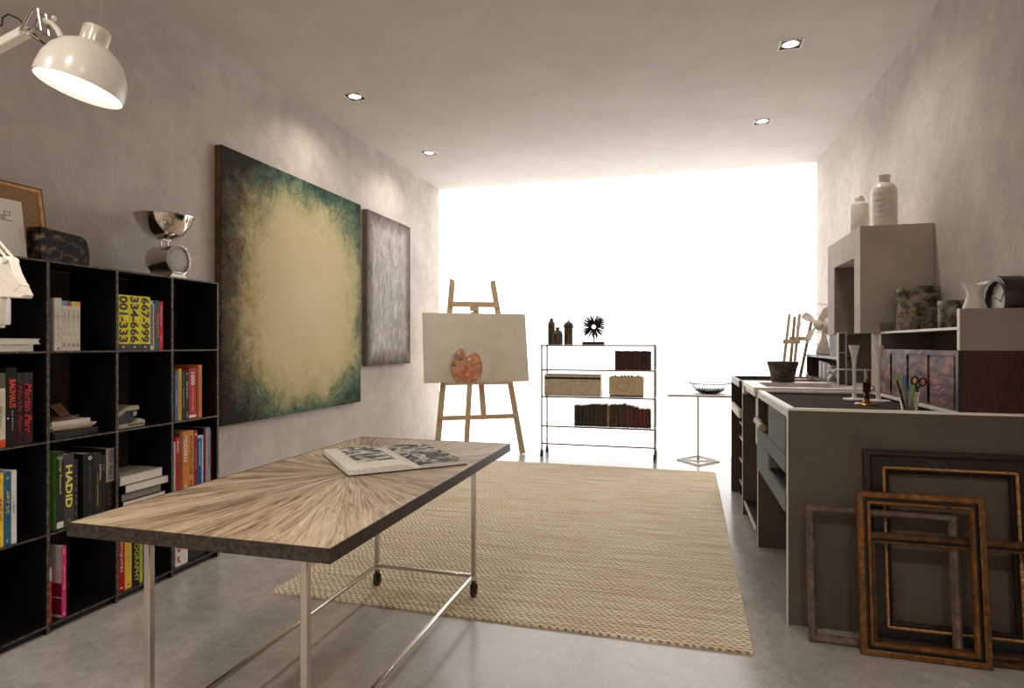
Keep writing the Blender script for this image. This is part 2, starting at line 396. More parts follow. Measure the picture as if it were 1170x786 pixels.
def lettering(parent, s, center, length, height, xd, yd, mat, name='lettering', shear=0., bold=0., ext=.0004):
    cu = bpy.data.curves.new('t', 'FONT'); cu.body = s; cu.align_x = 'CENTER'; cu.align_y = 'CENTER'; cu.shear = shear; cu.offset = bold; cu.resolution_u = 2
    t = bpy.data.objects.new('t', cu); COL.objects.link(t)
    dg = bpy.context.evaluated_depsgraph_get(); dg.update()
    me = bpy.data.meshes.new_from_object(t.evaluated_get(dg)); bpy.data.objects.remove(t); bpy.data.curves.remove(cu)
    xs = [v.co.x for v in me.vertices]; ys = [v.co.y for v in me.vertices]
    cx, cy = (min(xs)+max(xs))/2, (min(ys)+max(ys))/2; sx, sy = length/(max(xs)-min(xs)), height/(max(ys)-min(ys))
    xd, yd = Vector(xd).normalized(), Vector(yd).normalized(); nz = xd.cross(yd); c = Vector(center)
    bm = bmesh.new(); bm.from_mesh(me); bpy.data.meshes.remove(me)
    for v in bm.verts: v.co = c + xd*((v.co.x-cx)*sx) + yd*((v.co.y-cy)*sy) + nz*(ext*.5)
    r = bmesh.ops.extrude_face_region(bm, geom=list(bm.faces))
    for v in [g for g in r['geom'] if isinstance(g, bmesh.types.BMVert)]: v.co += nz*ext
    mb = MB(); mb.bm.free(); mb.bm = bm
    return obj(name, mb, mat, parent, ang=20)

# ------------------------------------------------------------------ room (metres; camera eye at x=0, y=0, z=1.25)
XL, XR, YB, YR, H = -2.917, 1.408, 7.15, -2.2, 3.187
struct('floor', MB().box(XL-.1, XR+.1, YR-.1, YB+.1, -.1, 0), 'floor')
LIGHTS = [(-2.455, 4.28), (-2.455, 5.74), (.69, 4.28), (.69, 5.70)]
REAR_FILL_LIGHTS = [(-2.455, -.35), (-.88, -.35), (.69, -.35)]  # unseen fixtures added behind the camera as fill light
HS = .068
def make_ceiling():
    mb = MB(); allp = LIGHTS + REAR_FILL_LIGHTS
    xs = sorted(set([XL-.1, XR+.1] + [v for x, y in allp for v in (x-HS, x+HS)])); ys = sorted(set([YR-.1, YB+.1] + [v for x, y in allp for v in (y-HS, y+HS)]))
    for a, b in zip(xs, xs[1:]):
        for c, d in zip(ys, ys[1:]):
            if any(abs((a+b)/2-x) < HS and abs((c+d)/2-y) < HS for x, y in allp): continue
            mb._new([(a,c,H),(b,c,H),(b,d,H),(a,d,H)], [(3,2,1,0)])
    mb.box(XL-.1, XR+.1, YR-.1, YB+.1, H+.2, H+.25)
    return mb
struct('ceiling', make_ceiling(), 'ceil')
struct('wall_left', MB().box(XL-.1, XL, YR-.1, YB+.1, 0, H+.2), 'wall')
struct('wall_right', MB().box(XR, XR+.1, YR-.1, YB+.1, 0, H+.2), 'wall_r')
struct('wall_rear', MB().box(XL, XR, YR-.1, YR, 0, H+.2), 'wall_rear')
struct('window_1', MB().box(XL, XR, YB, YB+.03, 0, H), 'window')

LL = ['square black recessed ceiling spotlight above the large green and cream painting',
      'square black recessed ceiling spotlight by the left wall, nearest the bright window',
      'square black recessed ceiling spotlight on the counter side, the one farther from the window',
      'square black recessed ceiling spotlight on the counter side, nearest the bright window',
      None, None, None]
for i, (x, y) in enumerate(LIGHTS + REAR_FILL_LIGHTS):
    lab = LL[i] or 'square black recessed ceiling spotlight added for fill in the unseen end of the room'
    t = thing('ceiling_spotlight', lab, 'ceiling light', (x, y, H), 0, 'recessed square ceiling spotlights')
    mb = MB(); o, n = HS+.004, HS-.006
    for a in ((-o,o,-o,-n),(-o,o,n,o),(-o,-n,-n,n),(n,o,-n,n)): mb.box(*a, -.003, .001)
    obj('trim_frame', mb, P((226,218,208), .5), t)
    mb = MB(); k = HS-.001
    for a in ((-k,k,-k,-k+.004),(-k,k,k-.004,k),(-k,-k+.004,-k,k),(k-.004,k,-k,k)): mb.box(*a, .002, .09)
    mb.box(-k+.004, k-.004, -k+.004, k-.004, .0045, .0075)
    obj('housing', mb, 'black', t)
    b = obj('lamp', MB().lathe([(.046,.004),(.049,.002),(.053,.004),(.053,-.001),(.047,-.002),(.045,.002)], seg=28), 'nickel', t)
    obj('lens', MB().lathe([(0,.004),(.0455,.004),(.0455,.001),(0,-.004)], seg=24), 'downlight', b)
    ld = bpy.data.lights.new('spot_beam', 'SPOT'); ld.energy = 34 if i < 4 else 190; ld.spot_size = radians(155); ld.spot_blend = 1.; ld.color = (1, .94, .87); ld.shadow_soft_size = .045 if i < 4 else .12
    lo = bpy.data.objects.new('spot_beam', ld); COL.objects.link(lo); lo.location = (0, 0, -.012); lo.parent = t

# ------------------------------------------------------------------ paintings on the left wall
def canvas_picture(name, label, y0, W, z0, Hh, mat, side):
    t = thing(name, label, 'painting', (XL+.002, y0, z0))
    obj('painted_canvas', MB().box(.046, .05, 0, W, 0, Hh), mat, t)
    obj('stretcher_edge', MB().box(0, .046, 0.001, W-.001, .001, Hh-.001), side, t)
canvas_picture('abstract_painting', 'large abstract painting, cream centre with dark green and brown edges', 3.308, 1.79, .714, 1.829, 'painting', P((96, 76, 40), .6, 0, .3, 12))
canvas_picture('grey_painting', 'smaller scratched grey abstract painting hung nearer the window', 5.217, .963, 1.038, 1.495, 'painting2', P((104, 92, 80), .6, 0, .15, 12))

# ------------------------------------------------------------------ bookcase
BX, BD = -2.619, .29
BY = [1.0, 1.333, 1.666, 1.999, 2.333, 2.665, 2.998]
BZ = [.04, .432, .831, 1.219, 1.61]
bc = thing('bookcase', 'long black steel bookcase of open square cells along the left wall', 'bookcase', (BX-BD/2, 2.0, 0))
for y in BY:
    obj('upright_panel', MB().box(BX-BD, BX-.0015, y-.0065, y+.0065, .0004, 1.61).box(BX-.0015, BX, y-.0065, y+.0065, .0004, 1.61, 1), ['black_steel', 'steel_edge'], bc, True)
for z in BZ:
    mb = MB()
    for a, b in zip(BY, BY[1:]): mb.box(BX-BD, BX-.0015, a+.0066, b-.0066, z-.008, z).box(BX-.0015, BX, a+.0066, b-.0066, z-.008, z, 1)
    obj('shelf_board', mb, ['black_steel', 'steel_edge'], bc, True)
obj('back_panel', MB().box(BX-BD-.004, BX-BD-.0005, BY[0], BY[-1], .03, 1.6), P((64,51,42), .6, .1, .3, 12), bc, True)
obj('toe_rail', MB().box(BX-BD+.01, BX-.02, BY[0]+.007, BY[-1]-.007, .004, .03), 'black_steel', bc, True)

def book(label, group, x, y, z, t, h, d, col, spine=None, rz=0., tilt=0., pages='paper', rough=.45, cat='book', name='book'):
    """upright book, spine facing local +x, standing at its base centre"""
    r = thing(name, label, cat, (x, y, z), rz, group, rx=tilt)
    mb = MB().box(-d/2, d/2-.0025, -t/2, -t/2+.0018, 0, h).box(-d/2, d/2-.0025, t/2-.0018, t/2, 0, h).box(d/2-.0025, d/2, -t/2, t/2, 0, h, 1)
    kw = dict(Specular_IOR_Level=.25); cm = P(col, rough, **kw); c = obj('cover', mb, [cm, P(spine, rough) if spine else cm], r)
    obj('page_block', MB().box(-d/2+.004, d/2-.003, -t/2+.002, t/2-.002, .003, h-.003), pages, r)
    return r, c, d, t, h

GB = 'books on the black bookcase'
def shelf_book(label, y0, y1, z, h, col, texts=(), d=.2, spine=None, xf=-2.632, bands=(), pages='paper', name='book'):
    t = y1-y0-.001
    r, c, d, t, h = book(label, GB, xf-d/2, (y0+y1)/2, z+.0003, t, h, d, col, spine, pages=pages, name=name)
    for (z0, z1, bc_) in bands:
        obj('spine_band', MB().box(d/2, d/2+.0005, -t/2, t/2, z0*h, z1*h), P(bc_, .45), r)
    for tx in texts:
        s, zc, ln, hf, tc = tx[:5]; kw = tx[5] if len(tx) > 5 else {}
        kw = dict(kw); off = kw.pop('off', 0.); up = kw.pop('upright', False)
        xd, yd = ((0,1,0),(0,0,1)) if up else ((0,0,-1),(0,1,0))
        lettering(r, s, (d/2+.0009, off*t, zc*h), ln*h if not up else ln*t, hf*t, xd, yd, P(tc, .5), 'title_lettering', **kw)
    return r
B = shelf_book
z = BZ[3]
B('thick tall white book with tiny grey lettering, beside four white books with coloured tops', 2.036, 2.069, z, .233, (218,208,194), [('the complete works', .5, .6, .16, (130,120,110)), ('o', .05, .3, .3, (40,36,34), {'upright': True})])
for k, (nm_, c, w) in enumerate([('blue', (84,152,186), 'Graphic Design'), ('crimson', (176,24,48), 'Modern Interiors'), ('lime', (188,204,60), 'Kitchen Design'), ('orange', (238,176,46), 'Lighting Systems')]):
    y0 = 2.0705 + k*.0212
    B('slim white book whose spine is topped by a %s square' % nm_, y0, y0+.021, z, .222, (222,212,198), [(w, .7, .26, .36, (60,54,50)), ('vol', .12, .07, .5, (40,36,34), {'bold': .02}), ('studio', .42, .16, .22, (150,140,130))], bands=[(.9, .998, c)], d=.19)
for k, s in enumerate(['001-333', '334-666', '667-999']):
    y0 = 2.347 + k*.063
    r = B('bright yellow volume with stencil black digits reading %s down its spine' % s, y0, y0+.0625, z, .272, (240,222,20), [(s, .56, .84, .8, (14,13,12), {'bold': .03})], d=.25, bands=[(.0, .115, (18,16,20))])
    obj('cover_emblem', MB().lathe([(0,0),(.0055,0),(.0055,.0008),(0,.0008)], (.1255, 0, .0155), 16, axis=(1,0,0)), P((240,222,20), .5), r)
B('narrow white and violet book right of the yellow volumes', 2.538, 2.552, z, .255, (222,214,202), bands=[(.08, .92, (96, 88, 150))], d=.2)
B('thin cream book with a gold foot, right of the violet one', 2.5525, 2.561, z, .24, (206,190,140), d=.19)
B('teal book with a dark red panel on its spine, top shelf', 2.562, 2.589, z, .258, (28,96,98), [('Objects', .5, .5, .4, (210,205,190), {'off': .25})], bands=[(.18, .82, (92,24,34))], d=.2)
B('bright red book at the end of the yellow volumes shelf', 2.590, 2.617, z, .254, (196,26,24), [('industrial', .7, .4, .25, (240,220,210)), ('design', .25, .12, .25, (240,220,210))], d=.2)
# second shelf
z = BZ[2]
B('cream spined book with a grey cap and orange foot', 1.800, 1.836, z, .30, (214,204,186), [('Die Form', .42, .28, .22, (60,54,50))], d=.24, bands=[(.8, .999, (92,86,80)), (.0, .11, (206,74,20))])
B('black book with orange block letters reading BAUHAUS', 1.838, 1.879, z, .322, (24,21,20), [('BAUHAUS', .67, .36, .62, (236,72,24), {'off': .1, 'bold': .02}), ('archiv', .33, .26, .16, (200,195,185), {'off': .1}), ('O', .36, .2, .2, (235,225,210), {'upright': True, 'off': -.35, 'bold': .08})], d=.25)
B('narrow maroon book with red script lettering', 1.880, 1.9035, z, .300, (52,20,24), [('Martin Parr', .5, .66, .8, (150,32,48), {'shear': .3})], d=.25, bands=[(.86, .998, (26,16,18))])
B('thick maroon book with large crimson script lettering, end of its row', 1.9045, 1.944, z, .300, (58,20,26), [('Martin Parr', .5, .7, .7, (206,34,60), {'shear': .3, 'bold': .01})], d=.25, bands=[(.86, .998, (28,16,18))])
B('slate blue book at the pillar end beside a yellow-orange one', 2.695, 2.7165, z, .272, (74,110,138), [('studio', .45, .3, .4, (214,220,224))])
B('mustard orange book between slate blue and black books', 2.7175, 2.741, z, .283, (224,168,62), [('houses of the world', .5, .7, .36, (110,62,22))])
B('dark green-black slim book with pale lettering, second shelf', 2.743, 2.7665, z, .273, (36,38,34), [('textile', .45, .4, .36, (170,170,160))])
B('black book with white lettering, left of the red one marked 1000', 2.7675, 2.790, z, .273, (24,22,21), [('BRANDS', .6, .34, .44, (220,214,204)), ('o', .93, .5, .5, (220,214,204), {'upright': True}), ('index', .1, .12, .4, (220,214,204))])
B('thick red book with large white numeral 1000', 2.792, 2.8465, z, .281, (188,40,24), [('1000', .8, .25, .52, (244,238,226), {'bold': .02}), ('extraordinary objects', .38, .5, .26, (236,224,210))], bands=[(.03, .08, (235,225,215))])
B('plum red book between the numeral 1000 book and an orange one', 2.8475, 2.862, z, .28, (140,36,38), [('colour', .5, .5, .4, (190,90,70))])
B('tall orange book ending the second shelf row', 2.863, 2.888, z, .30, (226,124,62), [('ornament and pattern', .5, .7, .34, (140,62,22))])
# third shelf
z = BZ[1]
B('yellow book with dark red letters reading ART', 1.800, 1.8285, z, .296, (240,196,76), [('ART [a]', .52, .3, .5, (160,40,24), {'bold': .015}), ('*', .9, .5, .5, (190,130,40), {'upright': True}), ('vol', .07, .06, .3, (150,80,30))], d=.22)
B('petrol blue book with yellow letters reading ART', 1.8295, 1.857, z, .296, (38,98,128), [('ART [s]', .6, .3, .5, (226,190,96), {'bold': .015}), ('*', .92, .5, .5, (226,190,96), {'upright': True}), ('vol', .07, .06, .3, (226,190,96))], d=.22)
B('white book next to the petrol blue ART book', 1.858, 1.879, z, .300, (220,216,212), [('e. home', .5, .16, .4, (60,90,110))], d=.22)
B('green patterned book with black spine and white foot', 2.046, 2.077, z, .345, (84,140,52), [('Design Research', .68, .46, .42, (190,214,110), {'bold': .01})], spine=(22,22,20), d=.26, bands=[(.02, .1, (226,222,214)), (.9, .94, (120,120,112))])
B('grey book with big yellow capital letters down the spine', 2.078, 2.125, z, .326, (72,66,62), [('HADID', .56, .58, .66, (238,230,110), {'bold': .03}), ('complete works', .1, .02, .3, (200,196,188))], d=.26)
B('short dark grey book with speckled spine, beside the big yellow lettering', 2.126, 2.143, z, .295, (46,42,40), [('i n d e x . a', .45, .6, .4, (150,150,120))], d=.24)
B('thick black book with a white disc near its head', 2.168, 2.224, z, .313, (30,27,25), [('O', .93, .32, .34, (226,220,210), {'upright': True, 'bold': .06, 'off': .1}), ('architecture monograph', .55, .5, .2, (96,90,84), {'off': .1}), ('X', .06, .3, .28, (226,220,210), {'upright': True, 'off': .1})], d=.25)
B('charcoal book with a long gold line of letters', 2.226, 2.262, z, .306, (44,40,38), [('neue gestaltung', .45, .5, .24, (206,178,80), {'off': -.1}), ('SANAA', .7, .24, .24, (226,220,210), {'off': .3})], d=.25)
B('thin brown-black book beside the grey and black halved spine', 2.263, 2.281, z, .292, (38,32,29), [('lines', .8, .1, .4, (150,140,130))], d=.24)
B('book with grey upper spine bearing black letters and black lower half', 2.283, 2.326, z, .318, (28,24,22), [('Alvar Aalto', .76, .44, .55, (30,27,25), {'off': .1}), ('i i i', .25, .2, .3, (120,40,30))], d=.25, bands=[(.5, .999, (150,142,133))])
B('thin pale green white book standing at the pillar end, third shelf', 2.688, 2.698, z, .29, (200,212,204), d=.2)
B('red book with small white letters left of the orange pair', 2.699, 2.7285, z, .311, (186,30,24), [('RED', .83, .2, .4, (240,225,210)), ('and black in print', .42, .5, .2, (120,16,14))], d=.2)
B('olive brown book tucked beside the orange book lettered in white', 2.7295, 2.746, z, .335, (120,84,40), d=.22)
B('orange book with white capitals reading MODERN', 2.747, 2.787, z, .335, (216,122,44), [('MODERN', .72, .42, .62, (246,240,230), {'bold': .015}), ('A', .1, .5, .6, (246,240,230), {'upright': True})], d=.22)
B('amber book with black capitals reading ARCHITECTURE', 2.788, 2.828, z, .335, (222,140,56), [('ARCHITECTURE', .6, .66, .6, (34,26,20)), ('IN', .13, .1, .6, (34,26,20), {'bold': .02})], d=.22)
B('dark red book with a yellow mark at its head', 2.829, 2.8535, z, .333, (132,28,32), [('THE BOOK', .5, .36, .36, (226,150,130)), ('O', .93, .7, .7, (232,204,60), {'upright': True, 'bold': .06})], d=.21)
B('royal blue book with pale head and lettering', 2.855, 2.885, z, .30, (36,72,168), [('MODERNISM', .65, .44, .4, (226,232,240))], d=.21, bands=[(.95, .999, (200,210,214))])
B('mint book standing low between royal blue and black', 2.886, 2.899, z, .298, (174,206,192), d=.2)
B('thin black book left of the pink one', 2.900, 2.9145, z, .334, (24,22,22), d=.21)
B('rose pink book near the end of the third shelf', 2.9155, 2.931, z, .333, (222,118,136), [('sweet', .5, .3, .4, (250,230,230))], d=.21)
B('sky teal book last but one on the third shelf', 2.932, 2.9495, z, .335, (112,178,186), [('photography', .6, .5, .4, (60,90,100))], d=.21)
B('scarlet pamphlet at the very end of the third shelf', 2.9505, 2.958, z, .32, (196,44,40), d=.2)
# bottom shelf
z = BZ[0]
B('small red book behind the pink spined one on the bottom shelf', 2.008, 2.024, z, .24, (206,44,34), d=.2, bands=[(.76, .999, (196,190,180))])
r = B('bottom shelf book with magenta spine and grey and maroon front', 2.069, 2.0895, z, .314, (186,176,166), [('interior design', .55, .34, .36, (246,214,226)), ('X', .05, .5, .5, (246,230,236), {'upright': True}), ('e1', .93, .06, .4, (246,214,226))], spine=(206,44,120), d=.22)
obj('cover_panel', MB().box(-.07, .108, -.01055, -.0098, .09, .15).box(-.07, .108, -.01055, -.0098, .012, .085), P((112,20,50), .45), r)
B('crimson book with white capitals, bottom shelf below the table edge', 2.347, 2.386, z, .296, (166,24,28), [('ANTIQUITIES', .6, .56, .4, (240,214,200)), ('I', .06, .25, .18, (240,214,200), {'upright': True})], d=.22)
B('golden yellow book on the bottom shelf beside the crimson one', 2.387, 2.425, z, .30, (226,184,56), [('applied arts', .6, .5, .3, (190,150,110)), ('a', .07, .3, .3, (40,110,150), {'upright': True, 'bold': .04})], d=.22)
B('black book with tall yellow capitals on the bottom shelf', 2.427, 2.471, z, .30, (26,24,20), [('TYPOGRAPHY', .5, .88, .56, (206,200,66), {'off': .1})], d=.22)
B('olive yellow slim book beside the black book with yellow capitals', 2.472, 2.489, z, .295, (196,186,66), [('letters and signs', .5, .6, .3, (120,104,30))], d=.22)
B('dark teal book behind the chrome table leg', 2.490, 2.53, z, .298, (24,82,92), [('craft', .85, .2, .3, (230,226,218)), ('x', .07, .3, .3, (230,226,218), {'upright': True})], d=.22)
B('white book with red and blue capitals on the bottom shelf', 2.699, 2.747, z, .23, (226,222,216), [('K', .16, .55, .8, (204,30,36), {'upright': True, 'bold': .05}), ('O', .42, .55, 1.0, (204,30,36), {'upright': True, 'bold': .08}), ('O', .68, .55, 1.0, (30,70,170), {'upright': True, 'bold': .08})], d=.2)
B('plain white book beside the red and blue lettered one', 2.748, 2.785, z, .22, (222,217,210), [('o', .12, .2, .2, (40,36,34), {'upright': True, 'bold': .06})], d=.2)

def flat_book(label, x0, x1, y0, y1, z0, z1, col, pages='paper', group=GB, name='book', cat='book', rz=0.):
    """lying book: spine towards -y, page edges showing on the other three sides"""
    r = thing(name, label, cat, ((x0+x1)/2, (y0+y1)/2, z0+.0003), rz, group)
    a, b, t = (x1-x0)/2, (y1-y0)/2, z1-z0-.0006
    obj('cover', MB().box(-a, a, -b, b, 0, .002).box(-a, a, -b, b, t-.002, t).box(-a, a, -b, -b+.003, .002, t-.002), P(col, .5), r)
    obj('page_block', MB().box(-a+.004, a-.003, -b+.0035, b-.004, .0022, t-.0022), pages, r)
    return r
z = BZ[1]
flat_book('lowest book of the flat stack on the third shelf, black cover and white page edges', -2.85, -2.632, 2.375, 2.635, z, z+.043, (22,20,19))
flat_book('grey paged book second from the bottom of the flat stack', -2.85, -2.636, 2.37, 2.612, z+.043, z+.081, (26,23,22), P((130,122,112), .8))
flat_book('book second from the top of the flat stack, sticking out farthest', -2.85, -2.628, 2.385, 2.652, z+.081, z+.123, (24,21,20))
flat_book('topmost book of the flat stack, pale cover and white page edges', -2.85, -2.634, 2.362, 2.618, z+.123, z+.168, (196,186,172))
z = BZ[3]
flat_book('lower white book lying flat on the upper shelf below the lamp joint', -2.86, -2.63, 1.70, 1.950, z, z+.03, (222,214,204))
flat_book('upper white book lying flat on the upper shelf below the lamp joint', -2.86, -2.622, 1.69, 1.968, z+.03, z+.054, (228,220,210))
z = BZ[0]
flat_book('black book lying on the bottom shelf under a white one', -2.84, -2.64, 2.80, 2.93, z, z+.075, (26,23,22), P((40,36,34), .8))
flat_book('white book lying on a black one at the end of the bottom shelf', -2.84, -2.632, 2.79, 2.95, z+.075, z+.115, (224,219,212))

# papers on the second shelf
z = BZ[2]
t = thing('paper_stack', 'untidy stack of papers and brown folders on a rumpled black portfolio', 'papers', (-2.735, 2.135, z))
rw = lambda a, b: [(a*.012*sin(9*k), b*.006*cos(7*k)) for k in range(9)]
mb = MB()
for k in range(5):
    q = random.Random(k); a = q.uniform(-.05, .05)
    mb.hexa([Matrix.Rotation(a, 3, 'Z') @ Vector(p) for p in ((-.085,-.1,.002+k*.006),(.1,-.1,.002+k*.006),(.098,.11+.008*k%.012,.002+k*.006),(-.085,.11,.002+k*.006),(-.085,-.1,.0075+k*.006),(.1,-.1,.0075+k*.006),(.098,.11,.0075+k*.006),(-.085,.11,.0075+k*.006))])
obj('portfolio', mb, P((24,20,18), .6, 0, .4, 40, .6), t)
for k, (dz, hh, c, dy) in enumerate([(.034, .006, (150,116,76), .0), (.041, .007, (176,160,138), .012), (.049, .007, (196,186,172), .02), (.057, .02, (214,206,194), -.012)]):
    a = (-.06, .05, -.03, .02)[k]
    obj('sheet_bundle', MB().hexa([Matrix.Rotation(a, 3, 'Z') @ Vector(p) for p in ((-.08,-.105,dz),(.092,-.105,dz),(.092,.09+dy,dz),(-.08,.09+dy,dz),(-.08,-.105,dz+hh),(.092,-.105,dz+hh),(.092,.09+dy,dz+hh),(-.08,.09+dy,dz+hh))]), P(c, .8, 0, .06, 50), t)
obj('kraft_folder', MB().hexa([(-.07,-.1,.079),(.088,-.1,.078),(.085,.03,.092),(-.07,.03,.084),(-.07,-.1,.083),(.088,-.1,.082),(.085,.03,.096),(-.07,.03,.088)]), P((112,76,44), .8, 0, .12, 40), t)
obj('kraft_flap', MB().hexa([(.02,-.01,.09),(.024,-.01,.09),(.024,.045,.084),(.02,.045,.084),(-.01,-.035,.14),(-.006,-.035,.14),(-.006,.015,.15),(-.01,.015,.15)]), P((104,72,44), .8, 0, .2, 60), t)

# instant camera
t = thing('instant_camera', 'beige and black folding instant camera on the second shelf', 'camera', (-2.715, 2.435, z), 0)
obj('body', MB().prism([(-.085,0),(.082,0),(.086,.03),(.04,.045),(.015,.022),(-.085,.022)], (-.055,0,.0005), (0,1,0), (0,0,1), (.125,0,0)), P((176,160,138), .5), t, bev=.004, seg=2)
obj('bellows_block', MB().prism([(-.084,.0225),(.01,.0225),(.036,.06),(.05,.085),(-.02,.085),(-.084,.05)], (-.045,0,.0005), (0,1,0), (0,0,1), (.105,0,0)), 'black', t, bev=.002)
obj('flip_top', MB().prism([(-.085,.05),(-.02,.0855),(.052,.0855),(.05,.108),(-.015,.108),(-.085,.078)], (-.052,0,.0005), (0,1,0), (0,0,1), (.119,0,0)), P((168,152,130), .5), t, bev=.003, seg=2)
obj('lens', MB().lathe([(0,0),(.012,0),(.012,.006),(.008,.008),(0,.006)], (.0605,.025,.068), 20, axis=(1,0,0)), P((150,146,140), .15), t)
obj('film_slot', MB().box(.0705, .072, -.02, .07, .012, .018), 'black', t)

# ------------------------------------------------------------------ things on the bookcase
T0 = BZ[4]
t = thing('canvas_back', 'framed canvas turned to show its burlap back on the bookcase', 'canvas', (-2.80, 1.93, T0+.003), 0, ry=radians(-9))
W2, HH = .21, .35
obj('burlap', MB().box(-.008, .004, -W2+.012, W2-.012, .012, HH-.012), P((150,116,80), .9, 0, .2, 180), t)
mb = MB()
for a in ((-W2,W2,0,.016),(-W2,W2,HH-.016,HH),(-W2,-W2+.016,.016,HH-.016),(W2-.016,W2,.016,HH-.016)): mb.box(-.012, .008, *a)
obj('stretcher_bar', mb, P((206,150,80), .5, 0, .15, 20), t, bev=.002)
mb = MB(); k = 0
yy = -W2
while yy < W2: mb.box(-.013, .007, yy, yy+.007, HH+.0005, HH+.005); yy += .011
zz = 0
while zz < HH: mb.box(-.013, .007, W2+.0005, W2+.005, zz, zz+.007); zz += .011
obj('tacked_selvedge', mb, P((34,30,28), .7), t)
lettering(t, 'TRIUMPH', (.0046, .09, .085), .13, .014, (0,1,0), (0,0,1), P((186,160,128), .8), 'stamp_lettering')
t = thing('drawing_card', 'white card with a thin black line drawing, in front of the burlap canvas', 'card', (-2.695, 1.86, T0+.001), 0, ry=radians(-8))
obj('card', MB().box(-.004, .004, -.12, .105, .0005, .25), P((222,214,203), .7, 0, .02), t)
mb = MB()
S = lambda *pts: mb.tube([(.0048, -.02+a*.1, .165+b*.1) for a, b in pts], .0011, 5)
S((-.5,.22),(-.15,.26),(.1,.2)); S((-.45,-.05),(-.4,.2)); S((-.5,.1),(-.2,.1)); S((-.2,-.02),(-.18,.12),(.05,.14),(.1,.0)); S((.15,-.02),(.17,.12),(.4,.12),(.42,-.02))
S((.5,-.02),(.5,.3),(.72,.3),(.72,.16),(.5,.14)); S((.2,-.05),(.8,-.08)); S((-.5,-.06),(.15,-.05))
obj('ink_drawing', mb, 'black', t)
t = thing('stone_slab', 'rough dark veined stone slab standing on the bookcase', 'stone', (-2.70, 2.115, T0))
mb = MB().prism([(-.118,0),(.118,0),(.117,.07),(.105,.118),(.085,.135),(-.02,.142),(-.118,.15)], (-.045,0,.0005), (0,1,0), (0,0,1), (.08,0,0))
so = obj('slab', mb, 'stone', t, bev=.006, seg=2)

# kitchen scale
t = thing('kitchen_scale', 'chrome kitchen scale with round dial and polished bowl on the bookcase', 'scale', (-2.695, 2.705, T0))
obj('base', MB().prism([(-.06,0),(.06,0),(.04,.035),(-.04,.035)], (-.07,0,.0005), (0,1,0), (0,0,1), (.15,0,0)), 'nickel', t, bev=.004, seg=2)
obj('drum', MB().lathe([(0,-.075),(.07,-.075),(.078,-.06),(.078,.07),(.0,.07)], (0,0,.095), 40, axis=(1,0,0)), 'mirror', t)
obj('dial_rim', MB().lathe([(.07,.0705),(.08,.0705),(.082,.082),(.074,.086),(.07,.08)], (0,0,.095), 40, axis=(1,0,0)), P((222,216,208), .2, .8), t)
d = obj('dial', MB().lathe([(0,.0705),(.0695,.0705),(.0695,.076),(0,.076)], (0,0,.095), 40, axis=(1,0,0)), P((168,160,152), .2), t)
mb = MB()
for k in range(24):
    a = 2*pi*k/24; mb.beam((.0768, .054*cos(a), .095+.054*sin(a)), (.0768, .064*cos(a), .095+.064*sin(a)), .0022, .001, (1,0,0) if False else (0,-sin(a),cos(a)))
obj('tick_marks', mb, 'black', d)
obj('needle', MB().beam((.0775, 0, .085), (.0775, 0, .147), .003, .001, (0,1,0)), P((230,226,220), .4), d)
obj('neck', MB().cyl((-.02,-.022,.171), (-.02,-.022,.208), .006).cyl((-.02,.022,.171), (-.02,.022,.208), .006).box(-.04,0,-.03,.03,.203,.208), 'chrome', t)
obj('bowl', MB().lathe([(0,.209),(.05,.211),(.095,.24),(.128,.29),(.144,.336),(.149,.337),(.149,.333),(.14,.334),(.124,.292),(.092,.245),(.05,.217),(0,.214)], (-.02,0,0), 48), 'mirror', t)

# ------------------------------------------------------------------ floor lamp with sprung arms (shade at upper left of view)
TH = atan(192/697.)
t = thing('arm_lamp', 'white spring-arm floor lamp with a dome shade, in front of the bookcase', 'lamp', (-1.641, 1.104, 0), TH)
WH = 'enamel'
obj('floor_base', MB().lathe([(0,.0005),(.15,.0005),(.15,.018),(.14,.026),(.02,.032),(0,.032)], seg=40), WH, t)
obj('pole', MB().cyl((0,0,.03), (0,0,1.29), .009), WH, t)
obj('socket', MB().lathe([(0,1.288),(.032,1.290),(.034,1.298),(.043,1.298),(.044,1.303),(.044,1.36),(.042,1.366),(0,1.366)], seg=36), WH, t)
obj('pivot_bracket', MB().prism([(-.03,1.367),(.098,1.362),(.103,1.37),(.075,1.425),(.062,1.465),(.05,1.462),(.04,1.44),(.02,1.42),(-.03,1.40)], (0,-.014,0), (1,0,0), (0,0,1), (0,.028,0)).cyl((.055,-.02,1.455),(.055,.02,1.455),.008).cyl((.02,-.02,1.40),(.02,.02,1.40),.009).cyl((.096,-.016,1.369),(.096,.016,1.369),.004), WH, t, bev=.002)
EL = (-.315, 1.80)
obj('lower_arm', MB().beam((.085,0,1.385), (EL[0]+.02,0,EL[1]-.03), .03, .024, (0,1,0)).beam((.055,-.012,1.46), (EL[0]+.05,-.012,EL[1]+.03), .006, .006, (0,1,0)).beam((.055,.012,1.46), (EL[0]+.05,.012,EL[1]+.03), .006, .006, (0,1,0)), WH, t, bev=.002)
obj('tension_spring', MB().tube([(.02+(EL[0]-.08)*k/160*.4 + .006*cos(k*.9), .006*sin(k*.9), 1.405+.42*k/160*.4) for k in range(161)], .0018, 5), 'chrome', t)
obj('elbow_bracket', MB().prism([(EL[0]-.04,EL[1]-.05),(EL[0]+.04,EL[1]-.05),(EL[0]+.06,EL[1]+.04),(EL[0],EL[1]+.06)], (0,-.016,0), (1,0,0), (0,0,1), (0,.032,0)), WH, t, bev=.003)
